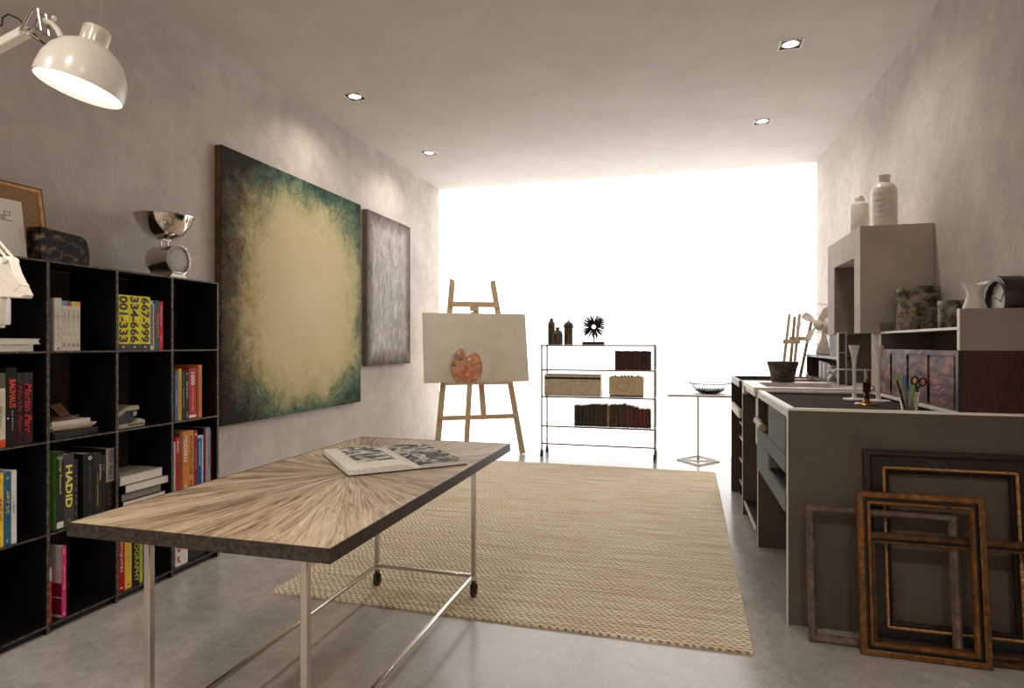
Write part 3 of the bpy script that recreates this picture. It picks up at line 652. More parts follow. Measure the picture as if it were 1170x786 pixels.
obj('upper_arm', MB().beam((EL[0]+.0,0,EL[1]+.0), (.095,0,2.018), .026, .020, (0,1,0)).beam((EL[0]+.02,0,EL[1]+.035), (.10,0,2.03), .006, .006, (0,1,0)), WH, t, bev=.002)
mb = MB()
for y in (-.013, .013):
    mb.tube([(.09,y,2.012),(.118,y,2.068),(.134,y,2.066),(.142,y,2.013),(.128,y,2.02),(.112,y,2.005)], .0038, 8)
mb.cyl((.09,-.016,2.012),(.09,.016,2.012),.004).cyl((.136,-.016,2.05),(.136,.016,2.05),.004).cyl((.112,-.016,2.006),(.112,.016,2.006),.004)
obj('head_linkage', mb, 'nickel', t)
obj('head_stem', MB().tube([(.138,0,2.045),(.16,0,2.037),(.172,0,2.022),(.18,0,2.005)], .007, 10).sphere((.172,-.012,2.045), .006), WH, t)
AX = Vector((.22, .10, .97)).normalized(); OC = Vector((.224, 0, 1.876))
R_ = .096
prof = [(R_,0),(R_*.995,.02),(R_*.95,.05),(R_*.84,.077),(R_*.66,.1),(R_*.45,.114),(.031,.12)]
inner = [(r-.003, zz_) for r, zz_ in prof][::-1]
obj('shade', MB().lathe(prof + inner + [(R_,0)], OC, 56, axis=AX), WH, t)
mb = MB().lathe([(.031,.119),(.031,.155),(.028,.161),(0,.163)], OC, 40, axis=AX, wob=lambda a, z: -.05 if (sin(a*14) > .3 and .125 < z < .156) else 0)
obj('socket_cap', mb, P((226,214,198), .25, .3), t)
obj('bulb_diffuser', MB().lathe([(0,.018),(R_*.965,.012),(R_*.965,.018),(0,.026)], OC, 48, axis=AX), 'lampglow', t)
obj('power_cord', MB().tube([(.16,.02,1.985),(.12,.02,2.0),(.06,.02,2.06),(.035,.02,2.072),(.02,.02,2.064),(.018,.02,2.045),(-.03,.02,2.03),(-.12,.02,2.0),(-.25,.02,1.9)], .0022, 8), 'black', t)

# ------------------------------------------------------------------ table
t = thing('work_table', 'rectangular table with sunburst wood top, dark metal rim and chrome caster legs', 'table', (-1.238, 2.132, 0))
tw, tl, tz = .4165, .8175, .75
obj('wooden_top', MB().box(-tw+.004, tw-.004, -tl+.004, tl-.004, tz-.03, tz), 'sunburst', t)
mb = MB()
for a in ((-tw,tw,-tl,-tl+.0038),(-tw,tw,tl-.0038,tl),(-tw,-tw+.0038,-tl+.0038,tl-.0038),(tw-.0038,tw,-tl+.0038,tl-.0038)): mb.box(*a, tz-.037, tz+.001)
obj('metal_rim', mb, 'rim_steel', t)
obj('under_frame', MB().box(-.27,.27,-.715,-.69,tz-.05,tz-.0305).box(-.27,.27,.69,.715,tz-.05,tz-.0305).box(-.27,-.245,-.69,.69,tz-.05,tz-.0305).box(.245,.27,-.69,.69,tz-.05,tz-.0305), 'nickel', t)
LX, LY = .262, (-.69, .705)
for sx in (-1, 1):
    for y in LY:
        lg = obj('leg', MB().box(sx*LX-.0105, sx*LX+.0105, y-.0105, y+.0105, .075, tz-.051), 'chrome', t, bev=.002)
        q_ = .0108 if y > 0 else .0003
        cs = MB().cyl((sx*LX, y, .055), (sx*LX, y, .08), .013).cyl((sx*LX-.011, y, .0265), (sx*LX+.011, y, .0265), .0258, seg=28).box(sx*LX-.016, sx*LX-.012, y-.012, y+.012, .02, .058).box(sx*LX+.012, sx*LX+.016, y-.012, y+.012, .02, .058).box(sx*LX-.016, sx*LX+.016, y-.012, y+.012, .05, .058)
        for v in cs.bm.verts: v.co.z += q_
        obj('caster', cs, 'rim_steel', lg)
rz_ = .112
for sx in (-1, 1): obj('side_rail', MB().box(sx*LX-.008, sx*LX+.008, LY[0]+.011, LY[1]-.011, rz_-.008, rz_+.008), 'chrome', t, bev=.002)
for y in LY: obj('cross_rail', MB().box(-LX+.011, LX-.011, y-.008, y+.008, rz_-.008, rz_+.008), 'chrome', t, bev=.002)

# open book on the table
bx, by = Vector((-1.012, 2.234)), Vector((-1.358, 2.603))   # spine foot and head
mid = (bx+by)/2; ev = (by-bx); hl = ev.length/2; ang = atan2(ev.y, ev.x)
t = thing('open_book', 'open photography book with black and white pictures lying on the table', 'book', (mid.x, mid.y, .7515), ang - pi/2)
# local y along the spine, -x is the left page, +x the right page
lw, rw_ = .262, .215
obj('cover', MB().box(-lw-.006, -.012, -hl-.006, hl+.006, 0, .0025).box(.012, rw_+.006, -hl-.006, hl+.006, 0, .0025).box(-.012, .012, -hl-.006, hl+.006, .0, .0022), 'black', t)
def page_side(sgn, w, th):
    top = [(sgn*.001, .006)] + [(sgn*w*u, .004+th*min(1, (u/.2)**.6)*(1-.25*max(0, u-.3))) for u in (.03, .07, .13, .2, .35, .55, .8, 1.)]
    poly = top + [(sgn*(w+.003), .0028), (sgn*.001, .0028)]
    return MB().prism(poly, (0,-hl,0), (1,0,0), (0,0,1), (0,2*hl,0)), top
mbL, topL = page_side(-1, lw, .022); mbR, topR = page_side(1, rw_, .013)
obj('left_pages', mbL, 'paper', t, ang=50); obj('right_pages', mbR, 'paper', t, ang=50)
def photo_mat(seed, stops):
    m, nt, b = nm('printed photograph', .7)
    f = noise(nt, coords(nt, 'Object', (1, 1, 0)), 11+seed, 4, .6, 1.6)
    nt.links.new(ramp(nt, f, stops), b.inputs['Base Color']); return m
def plate(top, u0, u1, v0, v1, mat, nm_):
    # a printed sheet that follows the page curve
    us = [u0 + (u1-u0)*k/8 for k in range(9)]; vs = []; fs = []
    ax = sorted([(abs(a), b) for a, b in top]); sg = -1 if top[-1][0] < 0 else 1
    def zz(u):
        for (a, b), (c, d) in zip(ax, ax[1:]):
            if a <= u <= c: return b + (d-b)*(u-a)/(c-a)
        return ax[-1][1]
    for u in us:
        for v in (v0, v1):
            for dz in (.0006, .0012): vs.append((sg*u, v, zz(u)+dz))
    for k in range(8):
        o = 4*k
        fs += [(o+1, o+5, o+7, o+3), (o, o+2, o+6, o+4), (o, o+4, o+5, o+1), (o+2, o+3, o+7, o+6)]
    fs += [(0, 1, 3, 2), (32, 34, 35, 33)]
    obj(nm_, MB()._new(vs, fs), mat, t, ang=60)
bw = lambda s: photo_mat(s, [(.36, (28,26,25)), (.47, (100,95,90)), (.55, (196,190,182)), (.66, (222,216,208))])
plate(topL, .035, .2, -.13, .245, bw(0), 'left_photograph')
plate(topR, .02, .2145, -.252, .252, photo_mat(3, [(.38, (222,216,208)), (.47, (150,143,136)), (.53, (60,56,53)), (.68, (40,37,35))]), 'right_photograph')

# ------------------------------------------------------------------ rug
RX0, RX1, RY0, RY1 = -1.978, .30, 2.632, 6.215
rc = .06
poly = [(RX0, RY0), (RX1-.015, RY0-.012)] + [(RX1-rc+rc*cos(a)+.028, RY1-rc+rc*sin(a)) for a in (0, .4, .8, 1.2, pi/2)] + [(RX0+rc, RY1), (RX0, RY1-rc)]
mb = MB().prism(poly, (0,0,.0005), (1,0,0), (0,1,0), (0,0,.0105))
ru = tag(obj('jute_rug', mb, 'rug', loc=(0,0,0)), 'large natural braided jute rug on the concrete floor', 'rug')

# ------------------------------------------------------------------ easel with canvas and palette
EP = Vector((-2.14, 6.446, 0)); ER = radians(31)
t = thing('easel', 'tall beech studio easel by the window, holding a blank board', 'easel', EP, ER)
SLP = .42/2.0
def ep(x, z, off=0.): return (x, SLP*z + off, z)          # point in the leaning front plane; off = further back
fw, tw2, hz = .49, .245, 1.99
for s in (-1, 1):
    a, b = Vector(ep(s*fw, .0065)), Vector(ep(s*tw2, hz-.03))
    mb = MB().beam(a, b, .062, .028, (1,0,0))
    e = Vector(ep(s*tw2, hz-.03)); d = (b-a).normalized()
    mb.prism([(-.031,0),(.031,0),(.024,.03),(.0,.045) if s < 0 else (-.0,.03),(-.031,.052) if s < 0 else (-.024,.02)] if s < 0 else [(-.031,0),(.031,0),(.031,.052),(0,.045),(-.024,.03)], e - Vector((0,.014,0)), (1,0,0), d, (0,.028,0))
    obj('front_leg', mb, 'easel_wood', t, bev=.002)
xw = lambda z: fw + (tw2-fw)*z/(hz-.03)
obj('lower_crossbar', MB().beam(ep(-xw(.43), .43, -.0285), ep(xw(.43), .43, -.0285), .05, .024, (0,SLP,1)), 'easel_wood', t, bev=.002)
obj('upper_crossbar', MB().beam(ep(-xw(1.71), 1.71, -.028), ep(xw(1.71), 1.71, -.028), .06, .024, (0,SLP,1)).beam(ep(-.05,1.66,-.028), ep(.05,1.66,-.028), .05, .024, (0,SLP,1)), 'easel_wood', t, bev=.002)
obj('centre_mast', MB().beam(ep(.06, .40, -.0), ep(.02, 1.69, .0), .062, .026, (1,0,0)), 'easel_wood', t, bev=.002)
obj('back_strut', MB().beam((-.04, .60, .008), (.0, SLP*1.62+.03, 1.62), .06, .03, (1,0,0)), 'easel_wood', t, bev=.002)
obj('ledge', MB().box(-.40, .40, SLP*.80-.10, SLP*.80-.018, .792, .815), 'easel_wood', t, bev=.003)
LE = atan(SLP)
def leaning(name, label, cat, x, z, off, **kw):
    p = Matrix.Translation(EP) @ Matrix.Rotation(ER, 4, 'Z') @ Vector(ep(x, z, off))
    return thing(name, label, cat, p, ER, rx=-LE, **kw)
t = leaning('blank_canvas', 'large blank beige board resting on the tall easel', 'canvas', 0, .8205, -.068)
cv = [(-.61,0),(.60,0),(.60,.80),(-.61,.80)]
obj('board', MB().prism(cv, (0,0,0), (1,0,0), (0,0,1), (0,.022,0)), 'canvas_board', t, bev=.001)
t = leaning('paint_palette', "painter's palette with orange paint standing against the blank board", 'palette', -.13, .8195, -.079)
pp = [(-.07,.0),(.07,.0),(.13,.035),(.172,.11),(.178,.2),(.16,.285),(.125,.33),(.095,.337),(.045,.31),(.0,.288),(-.012,.30),(-.012,.345),(-.028,.378),(-.06,.385),(-.1,.36),(-.15,.29),(-.175,.2),(-.165,.1),(-.12,.03)]
sub = []
for i in range(len(pp)):                      # Catmull-Rom smoothing of the outline
    p0, p1, p2, p3 = [Vector(pp[(i+k-1) % len(pp)]) for k in range(4)]
    for k in range(4):
        q = k/4; sub.append(tuple(.5*((2*p1)+(p2-p0)*q+(2*p0-5*p1+4*p2-p3)*q*q+(3*p1-p0-3*p2+p3)*q**3)))
def m_palette():
    m, nt, b = nm('paint stained palette', .5)
    f = noise(nt, coords(nt), 9, 7, .7, .8)
    nt.links.new(ramp(nt, f, [(.32, (128, 74, 52)), (.46, (176, 112, 80)), (.56, (200, 146, 110)), (.68, (146, 88, 62))]), b.inputs['Base Color']); bump(nt, b, f, .3, .004); return m
obj('board', MB().prism(sub, (0,-.008,0), (1,0,0), (0,0,1), (0,.007,0)), m_palette(), t, bev=.001)
obj('thumb_hole', MB().lathe([(0,0),(.019,0),(.019,.0012),(0,.0012)], (.035,-.0083,.262), 20, axis=(0,-1,0)), P((214,205,188), .8), t)
for k, (x, zz_, r, c) in enumerate([(-.085,.335,.02,(160,176,140)), (-.11,.285,.028,(136,112,116)), (-.065,.27,.026,(120,98,112)), (-.145,.25,.024,(170,140,70)), (-.14,.2,.024,(112,94,84)), (.1,.26,.026,(214,140,70)), (.0,.07,.03,(196,116,66))]):
    obj('paint_dab', MB().lathe([(0,.0045),(r*.6,.004),(r,.0)], (x,-.0083,zz_), 14, axis=(0,-1,0), wob=lambda a, z, q=k: .25*sin(3*a+q)), P(c, .4, 0, .2), t)

# ------------------------------------------------------------------ rolling shelf cart
CX0, CX1, CY0, CY1 = -1.476, -.258, 6.60, 6.88
t = thing('shelf_cart', 'slim bronze rolling shelf cart with glass shelves in front of the window', 'shelf cart', ((CX0+CX1)/2, (CY0+CY1)/2, 0))
for x in (CX0, CX1):
    for y in (CY0, CY1):
        p = obj('post', MB().box(x-.008, x+.008, y-.008, y+.008, .075, 1.245), 'bronze', t, True)
        obj('caster', MB().cyl((x-.014,y,.026), (x-.003,y,.026), .0255, seg=20).cyl((x+.003,y,.026), (x+.014,y,.026), .0255, seg=20).cyl((x,y,.026), (x,y,.08), .006).lathe([(0,.05),(.018,.055),(.016,.075),(0,.078)], (x,y,0), 16), 'rubber', p, True)
CZ = [.158, .351, .676, .972, 1.24]
for z in CZ:
    mb = MB()
    for y in (CY0, CY1): mb.box(CX0+.0081, CX1-.0081, y-.006, y+.006, z-.016, z-.0002)
    for x in (CX0, CX1): mb.box(x-.006, x+.006, CY0+.0081, CY1-.0081, z-.016, z-.0002)
    s = obj('shelf_frame', mb, 'bronze', t, True)
    obj('glass_shelf', MB().box(CX0+.006, CX1-.006, CY0+.006, CY1-.006, z-.009, z-.0003), 'glass', s, True)
# old books
def old_book(label, group, x, y, z, tt, h, d, col, gold, rz=-pi/2):
    r, c, d, tt, h = book(label, group, x, y, z+.0003, tt, h, d, col, None, rz, pages='paper_old', rough=.4)
    mb = MB().box(d/2+.0001, d/2+.0004, -tt/2*.9, tt/2*.9, .09*h, .91*h)
    for f in random.choice(((.12, .5, .88), (.1, .3, .7, .9), (.2, .8), (.14, .36, .58, .8))): mb.box(d/2-.001, d/2+.0016, -tt/2*.8, tt/2*.8, f*h-.003, f*h+.003)
    nf = len(mb.bm.faces); mb.bm.faces.ensure_lookup_table()
    for f in mb.bm.faces[:6]: f.material_index = 1
    obj('raised_bands', mb, [P(gold, .4, .3), P(col, .4)], r)
    return r
words = ['first', 'second', 'third', 'fourth', 'fifth', 'sixth', 'seventh', 'eighth', 'ninth', 'tenth', 'eleventh', 'twelfth', 'thirteenth', 'fourteenth', 'fifteenth', 'sixteenth', 'seventeenth', 'eighteenth', 'nineteenth', 'twentieth']
row = [(-1.122,.045,.225,(20,22,22),'black'),(-1.076,.045,.222,(22,26,28),'black'),(-1.03,.038,.226,(26,28,28),'charcoal'),(-.991,.036,.23,(40,40,30),'dark olive'),
       (-.954,.05,.238,(44,32,20),'dark brown'),(-.903,.05,.24,(48,34,20),'dark brown'),(-.852,.05,.238,(46,34,22),'dark brown'),(-.801,.035,.243,(40,28,18),'dark brown'),
       (-.765,.03,.226,(150,128,84),'tan'),(-.734,.045,.242,(52,38,22),'brown'),(-.688,.045,.24,(56,40,22),'brown'),(-.642,.05,.243,(58,40,24),'brown'),(-.591,.026,.255,(44,32,22),'brown'),
       (-.564,.045,.236,(92,34,22),'reddish'),(-.518,.036,.232,(84,28,20),'reddish'),(-.481,.05,.22,(66,20,16),'dark red'),(-.43,.042,.202,(88,22,18),'red'),(-.387,.042,.202,(92,22,18),'red'),(-.344,.022,.205,(70,48,26),'brown'),(-.321,.022,.2,(44,34,24),'dark brown')]
for i, (x, tt, h, c, nm_) in enumerate(row):
    old_book('%s leather book, %s from left in the long row on the cart' % (nm_, words[i]), 'old leather books on the cart', x+tt/2, 6.74, CZ[1], tt-.002, h, .2-.006*(i % 3), c, (104, 78, 46))
for i in range(8):
    old_book('maroon leather book, %s from left in the short upper row on the cart' % words[i], 'old leather books on the cart', -.678+.0475*i+.0237, 6.74, CZ[3], .0465, .205-.003*(i % 2), .2, (40 + 6*(i % 3), 16, 12), (98, 62, 36))
# radiator-like ribbed box
t = thing('ribbed_radio', 'long cream box with a ribbed front and black band, on the cart', 'radio', (-1.148, 6.745, CZ[2]))
w = .315
obj('case', MB().box(-w, w, -.08, .09, .0005, .235), P((228,214,190), .5), t, bev=.006, seg=2)
mb = MB(); n = 44
for k in range(n):
    x = -w+.012 + (2*w-.024)*k/(n-1); mb.box(x-.0042, x+.0042, -.0885, -.0802, .014, .178)
obj('grille', mb, P((222,208,184), .5), t)
obj('black_band', MB().box(-w+.004, w-.004, -.084, -.0802, .186, .208), 'black', t)
mb = MB()
for k in range(40):
    x = -w+.014 + (2*w-.028)*k/39; mb.box(x-.005, x+.005, -.076, .08, .2352, .239)
obj('top_vents', mb, P((120,100,74), .5), t)
# cream radio with emblem
t = thing('portable_radio', 'small beige radio with knobs on top and embossed swirls, on the cart', 'radio', (-.562, 6.745, CZ[2]))
w = .184
obj('case', MB().box(-w, w, -.07, .08, .014, .222), P((216,198,160), .55, 0, .06), t, bev=.01, seg=2)
obj('base', MB().box(-w+.004, w-.004, -.066, .076, .0005, .0138), P((70,60,50), .6), t)
mb = MB()
def arc(cx, cz, r, a0, a1, n=16): return [(cx+r*cos(a0+(a1-a0)*k/n), -.0715, cz+r*sin(a0+(a1-a0)*k/n)) for k in range(n+1)]
EM = P((196,178,140), .45)
mb.tube(arc(.045,.115,.062,-2.3,2.3,24), .0045, 6).tube(arc(.03,.115,.042,-2.2,2.2,20), .004, 6).tube(arc(.01,.12,.026,0,2*pi-.2,20), .004, 6).tube(arc(-.045,.115,.05,.9,4.2,18), .004, 6).tube(arc(-.02,.09,.035,2.6,5.6,14), .004, 6)
for k in range(4): mb.tube([(-.15,-.0715,.07+.03*k), (-.125,-.0715,.07+.03*k)], .003, 6)
obj('embossed_emblem', mb, EM, t)
for x in (-.125, -.05, -.015, .02, .055, .125): obj('knob', MB().lathe([(.012,0),(.012,.01),(.009,.014),(0,.014)], (x, 0, .2222), 14), 'black', t)
for s in (-1, 1): obj('strap_stud', MB().cyl((s*(w+.0), 0, .19), (s*(w+.014), 0, .19), .004).cyl((s*(w+.0), 0, .165), (s*(w+.014), 0, .165), .004), 'black', t)

# canisters and urchin sculpture on the cart
CT = CZ[4]
def aged(c1, c2, c3, sc=16):
    m, nt, b = nm('aged patina', .5, .2); f = noise(nt, coords(nt, 'Object', (1.4, 1.4, .8)), sc, 6, .7, .8)
    nt.links.new(ramp(nt, f, [(.34, c1), (.5, c2), (.66, c3)]), b.inputs['Base Color']); return m
PT = aged((28,22,16), (74,58,38), (132,108,74))
t = thing('tall_bottle', 'tallest dark patinated bottle at the left end of the cart top', 'bottle', (-1.40, 6.76, CT), 0, 'dark bottles on the cart top')
obj('body', MB().lathe([(0,.0005),(.038,.0005),(.04,.008),(.04,.2),(.04,.235),(.036,.255),(.024,.268),(.018,.27)], seg=28), PT, t)
obj('cap', MB().lathe([(.018,.2705),(.022,.272),(.02,.292),(.012,.3),(0,.302)], seg=20), P((40,32,24), .5), t)
t = thing('squat_bottle', 'short dark round shouldered bottle between two taller bottles on the cart', 'bottle', (-1.318, 6.70, CT), 0, 'dark bottles on the cart top')
obj('body', MB().lathe([(0,.0005),(.056,.0005),(.058,.01),(.058,.11),(.052,.14),(.035,.16),(.02,.166),(.02,.178)], seg=30), aged((36,29,22), (70,58,44), (108,94,72)), t)
obj('cap', MB().lathe([(0,.1785),(.023,.1785),(.023,.194),(.018,.197),(0,.197)], seg=20), P((40,32,24), .5), t)
t = thing('domed_canister', 'dark mottled canister with a domed lid, right of the squat bottle', 'canister', (-1.205, 6.76, CT), 0, 'dark bottles on the cart top')
obj('body', MB().lathe([(0,.0005),(.048,.0005),(.05,.006),(.05,.19),(0,.19)], seg=30), aged((24,19,14), (92,74,50), (150,126,90), 12), t)
obj('domed_lid', MB().lathe([(.05,.1905),(.056,.192),(.056,.215),(.05,.235),(.03,.255),(.012,.262),(.012,.274),(0,.276)], seg=30), P((46,36,26), .5), t)
t = thing('urchin_sculpture', 'spiky dark metal ball sculpture with open centre on a wooden block', 'sculpture', (-.92, 6.74, CT))
obj('plinth', MB().box(-.12, .12, -.06, .06, .0005, .036), P((62,32,24), .4), t, bev=.002)
obj('stem', MB().cyl((0,0,.0362), (0,0,.1), .006), 'black', t)
mb = MB(); q = random.Random(4)
C0 = Vector((0, 0, .20))
for k in range(240):                       # coral-like spikes radiating from an open ring
    a = q.uniform(0, 2*pi); v = Vector((cos(a), q.uniform(-.75, .75), sin(a))); v.normalize()
    r0 = q.uniform(.036, .05); L_ = q.uniform(.115, .16)
    base = C0 + Vector((cos(a)*.034, v.y*.03, sin(a)*.034))
    tip = C0 + v*L_
    mb.tube([base, (base+tip)/2 + Vector((q.uniform(-.004,.004),)*3), tip], q.uniform(.0026, .0036), 5, r1=.0022)
mb.tube([C0 + Vector((cos(2*pi*k/32)*.034, 0, sin(2*pi*k/32)*.034)) for k in range(32)], .012, 8, closed=True)
obj('spikes', mb, P((34,28,24), .4, .5), t)

# ------------------------------------------------------------------ side table and glass bowl
t = thing('side_table', 'small square side table on a thin pole with an open diamond base', 'side table', (.186, 6.81, 0))
obj('top', MB().box(-.31, .31, -.30, .30, .722, .7275), 'white', t)
obj('top_frame', MB().box(-.312, .312, -.302, -.294, .706, .7215).box(-.312, .312, .294, .302, .706, .7215).box(-.312, -.304, -.294, .294, .706, .7215).box(.304, .312, -.294, .294, .706, .7215).box(-.304, .304, -.012, .012, .708, .7215), 'nickel', t)
obj('pole', MB().cyl((0,0,.011), (0,0,.7075), .0115, seg=16), 'nickel', t)
k = .215
obj('base_frame', MB().tube([(k,0,.0085),(0,k+.06,.0085),(-k,0,.0085),(0,-k-.06,.0085)], .0075, 8, closed=True).box(-k, k, -.007, .007, .003, .0105), 'nickel', t)
t = thing('glass_bowl', 'shallow ribbed glass bowl with dark rim on the small side table', 'bowl', (.30, 6.76, .728))
pr = [(.0,.0005),(.05,.0015),(.1,.014),(.15,.042),(.19,.077),(.215,.108)]
obj('bowl', MB().lathe(pr + [(r-.004, z+.0035) for r, z in pr[::-1]], seg=48), 'glass', t)
for k in range(40):
    a = 2*pi*k/40; obj('rib', MB().tube([((r-.0075)*cos(a), (r-.0075)*sin(a), z+.0045) for r, z in pr[1:]], .0026, 5), P((66,62,59), .3), t)
obj('backlit_outline', MB().lathe([(0,.0004),(.052,.0008),(.102,.0125),(.152,.0405),(.1535,.039),(.104,.009),(.05,-.0002),(0,-.0002)], seg=48), 'black', t)  # black shell imitates the dark outline that backlight gives clear glass
obj('rim', MB().tube([(.216*cos(2*pi*k/48), .216*sin(2*pi*k/48), .1095) for k in range(48)], .0045, 8, closed=True), 'black', t)

# ------------------------------------------------------------------ storage counters on the right
CXF = .462; Z1 = .965
CEDGE = P((202,192,180), .55, 0, .05)
t = thing('storage_counter', 'concrete panelled storage counter with grey felt drawers, nearest the viewer', 'counter', (.93, 3.5, 0))
Y0, Y1 = 2.945, 4.055
def end_panel(y0, y1, z1, x0=CXF, x1=XR-.003):
    return MB().box(x0+.003, x1, y0, y1, .0005, z1).box(x0, x0+.003, y0+.0005, y1-.0005, .0005, z1, 1)
obj('side_panel', end_panel(Y0, Y0+.035, Z1-.012), ['conc', CEDGE], t, True)
obj('side_panel', end_panel(Y1-.03, Y1, Z1-.012), ['conc', CEDGE], t, True)
obj('back_panel', MB().box(1.36, 1.38, Y0+.036, Y1-.031, .0005, Z1-.013), 'conc', t, True)
mb = MB()
for a in ((CXF, XR-.003, Y0, Y0+.032), (CXF, XR-.003, Y1-.032, Y1), (CXF, CXF+.034, Y0+.032, Y1-.032), (1.09, XR-.003, Y0+.032, Y1-.032)): mb.box(*a, Z1-.0115, Z1)
obj('top_rim', mb, 'conc_window_lit', t, True, bev=.0012)
obj('front_rail', MB().box(CXF, CXF+.03, Y0+.036, Y1-.031, .922, Z1-.012), CEDGE, t, True)
obj('felt_inset', MB().box(CXF+.035, 1.089, Y0+.033, Y1-.033, Z1-.034, Z1-.02), 'felt_dark', t, True)
XD = 1.0
yn, ym, yf = Y0+.045, 3.524, Y1-.033
for lab, a in (('drawer', (yn, ym-.001, .751, .919)), ('drawer', (yn, yf, .666, .749)), ('drawer', (ym+.003, yf, .576, .664)), ('drawer', (yn, yf, .488, .574))):
    obj(lab, MB().box(CXF-.006, CXF+.012, *a[:2], a[2], a[3]).box(CXF+.012, XD, a[0]+.006, a[1]-.006, a[2]+.004, a[3]-.02 if a[3]-a[2] > .06 else a[3]-.004), 'felt', t, True, bev=.003)
obj('cubby_lining', MB().box(CXF+.02, XD, yn, ym, .5755, .58).box(XD-.01, XD, yn, ym, .58, .66).box(CXF+.02, XD, yn, ym, .66, .6655), 'black', t, True)
t2 = tag(obj('driftwood_log', MB().tube([(.45,3.70,.765),(.452,3.8,.762),(.46,3.92,.768),(.455,4.005,.772)], .022, 14).sphere((.45,3.74,.772), .017, 12, 8), wood('weathered driftwood', (120,100,74), (164,142,110), (196,176,146), (30,3,30)), loc=(.45, 3.85, .7505)), 'short weathered wooden log lying in the open cubby of the counter', 'log')
for v in t2.data.vertices: v.co = v.co - Vector((.45, 3.85, .7505-.0105))
# middle unit with sink
t = thing('sink_counter', 'pale edged counter unit with a sink, behind the felt drawer counter', 'counter', (.92, 4.42, 0))
Y0, Y1, ZM = 4.062, 4.80, .9795
XM = .442
obj('side_panel', end_panel(Y1-.03, Y1, ZM-.03, XM), ['conc', CEDGE], t, True)
obj('side_panel', end_panel(Y0, Y0+.02, ZM-.06, XM+.04), ['conc', CEDGE], t, True)
obj('back_panel', MB().box(1.36, 1.38, Y0+.021, Y1-.031, .0005, ZM-.05), 'conc', t, True)
obj('bottom_shelf', MB().box(XM+.02, 1.35, Y0+.021, Y1-.031, .08, .1), 'black', t, True)
obj('shelf_lip', MB().box(XM+.01, XM+.0195, Y0+.021, Y1-.031, .08, .102), CEDGE, t, True)
mb = MB()
SX0, SX1, SY0, SY1 = .53, 1.0, 4.16, 4.62
for a in ((XM, XR-.003, Y0, SY0), (XM, XR-.003, SY1, Y1), (XM, SX0, SY0, SY1), (SX1, XR-.003, SY0, SY1)): mb.box(*a, ZM-.028, ZM)
obj('worktop', mb, 'conc_window_lit', t, True)
obj('sink_basin', MB().box(SX0-.004, SX1+.004, SY0-.004, SY1+.004, ZM-.2, ZM-.19).box(SX0-.004, SX0, SY0, SY1, ZM-.19, ZM-.0285).box(SX1, SX1+.004, SY0, SY1, ZM-.19, ZM-.0285).box(SX0, SX1, SY0-.004, SY0, ZM-.19, ZM-.0285).box(SX0, SX1, SY1, SY1+.004, ZM-.19, ZM-.0285), 'nickel', t, True)
obj('front_rail', MB().box(XM, XM+.03, Y1-.12, Y1-.0305, ZM-.09, ZM-.0285).box(XM+.01, XM+.03, Y0+.02, Y1-.12, ZM-.06, ZM-.0285), CEDGE, t, True)
pd = [(4.09,.62),(4.11,.6),(4.25,.6),(4.27,.62),(4.27,.90),(4.09,.90)]
obj('door', MB().prism(pd, (XM+.035,0,0), (0,1,0), (0,0,1), (.02,0,0)), 'black', t, True)
t = thing('sink_tap', 'slim pale tap with a long horizontal spout over the counter sink', 'tap', (1.136, 4.34, ZM))
obj('post', MB().lathe([(0,.0005),(.016,.0005),(.016,.006),(.007,.008),(.007,.115),(0,.115)], seg=18), 'chrome', t)
obj('spout', MB().tube([(.03,0,.107),(-.17,0,.107),(-.178,0,.103),(-.18,0,.09)], .006, 10), 'chrome', t)
obj('handle', MB().cyl((.0,-.03,.06), (.0,-.007,.06), .008).cyl((0,-.03,.06),(0,-.034,.1),.004), 'chrome', t)
# far unit
t = thing('drawer_counter', 'dark brown open counter unit farthest along, closest to the window', 'counter', (.91, 5.16, 0))
Y0, Y1, ZF = 4.805, 5.52, .98
XF = .42
obj('side_panel', MB().box(XF, XR-.003, Y1-.025, Y1, .0005, ZF), 'unit_wood', t, True)
obj('side_panel', MB().box(XF+.08, XR-.003, Y0, Y0+.02, .0005, ZF-.02), 'black_steel', t, True)
obj('back_panel', MB().box(1.36, 1.38, Y0+.021, Y1-.026, .0005, ZF-.06), 'unit_wood', t, True)
obj('tray_top', MB().box(XF, 1.35, Y0, Y1-.026, ZF-.05, ZF-.03).box(XF, XF+.02, Y0, Y1-.026, ZF-.03, ZF).box(XF+.02, .99, Y0, Y0+.012, ZF-.03, ZF-.012).box(.99, 1.35, Y0, Y1-.026, ZF-.03, ZF), 'unit_wood', t, True)
obj('front_rail', MB().box(XF, XF+.02, Y0, Y1-.0255, .70, .762), CEDGE, t, True)
obj('mid_shelf', MB().box(XF+.021, 1.35, Y0+.021, Y1-.026, .70, .715), 'unit_wood', t, True)
for z in (.12, .30, .48, .6): obj('inner_shelf', MB().box(XF+.06, 1.35, Y0+.021, Y1-.14, z, z+.012).box(XF+.055, XF+.06, Y0+.021, Y1-.14, z, z+.012, 1), ['black_steel', CEDGE], t, True)
obj('divider', MB().box(XF+.06, 1.35, Y1-.139, Y1-.125, .0005, .699).box(XF+.06, 1.35, Y1-.139, Y1-.125, .7155, ZF-.051), 'black_steel', t, True)

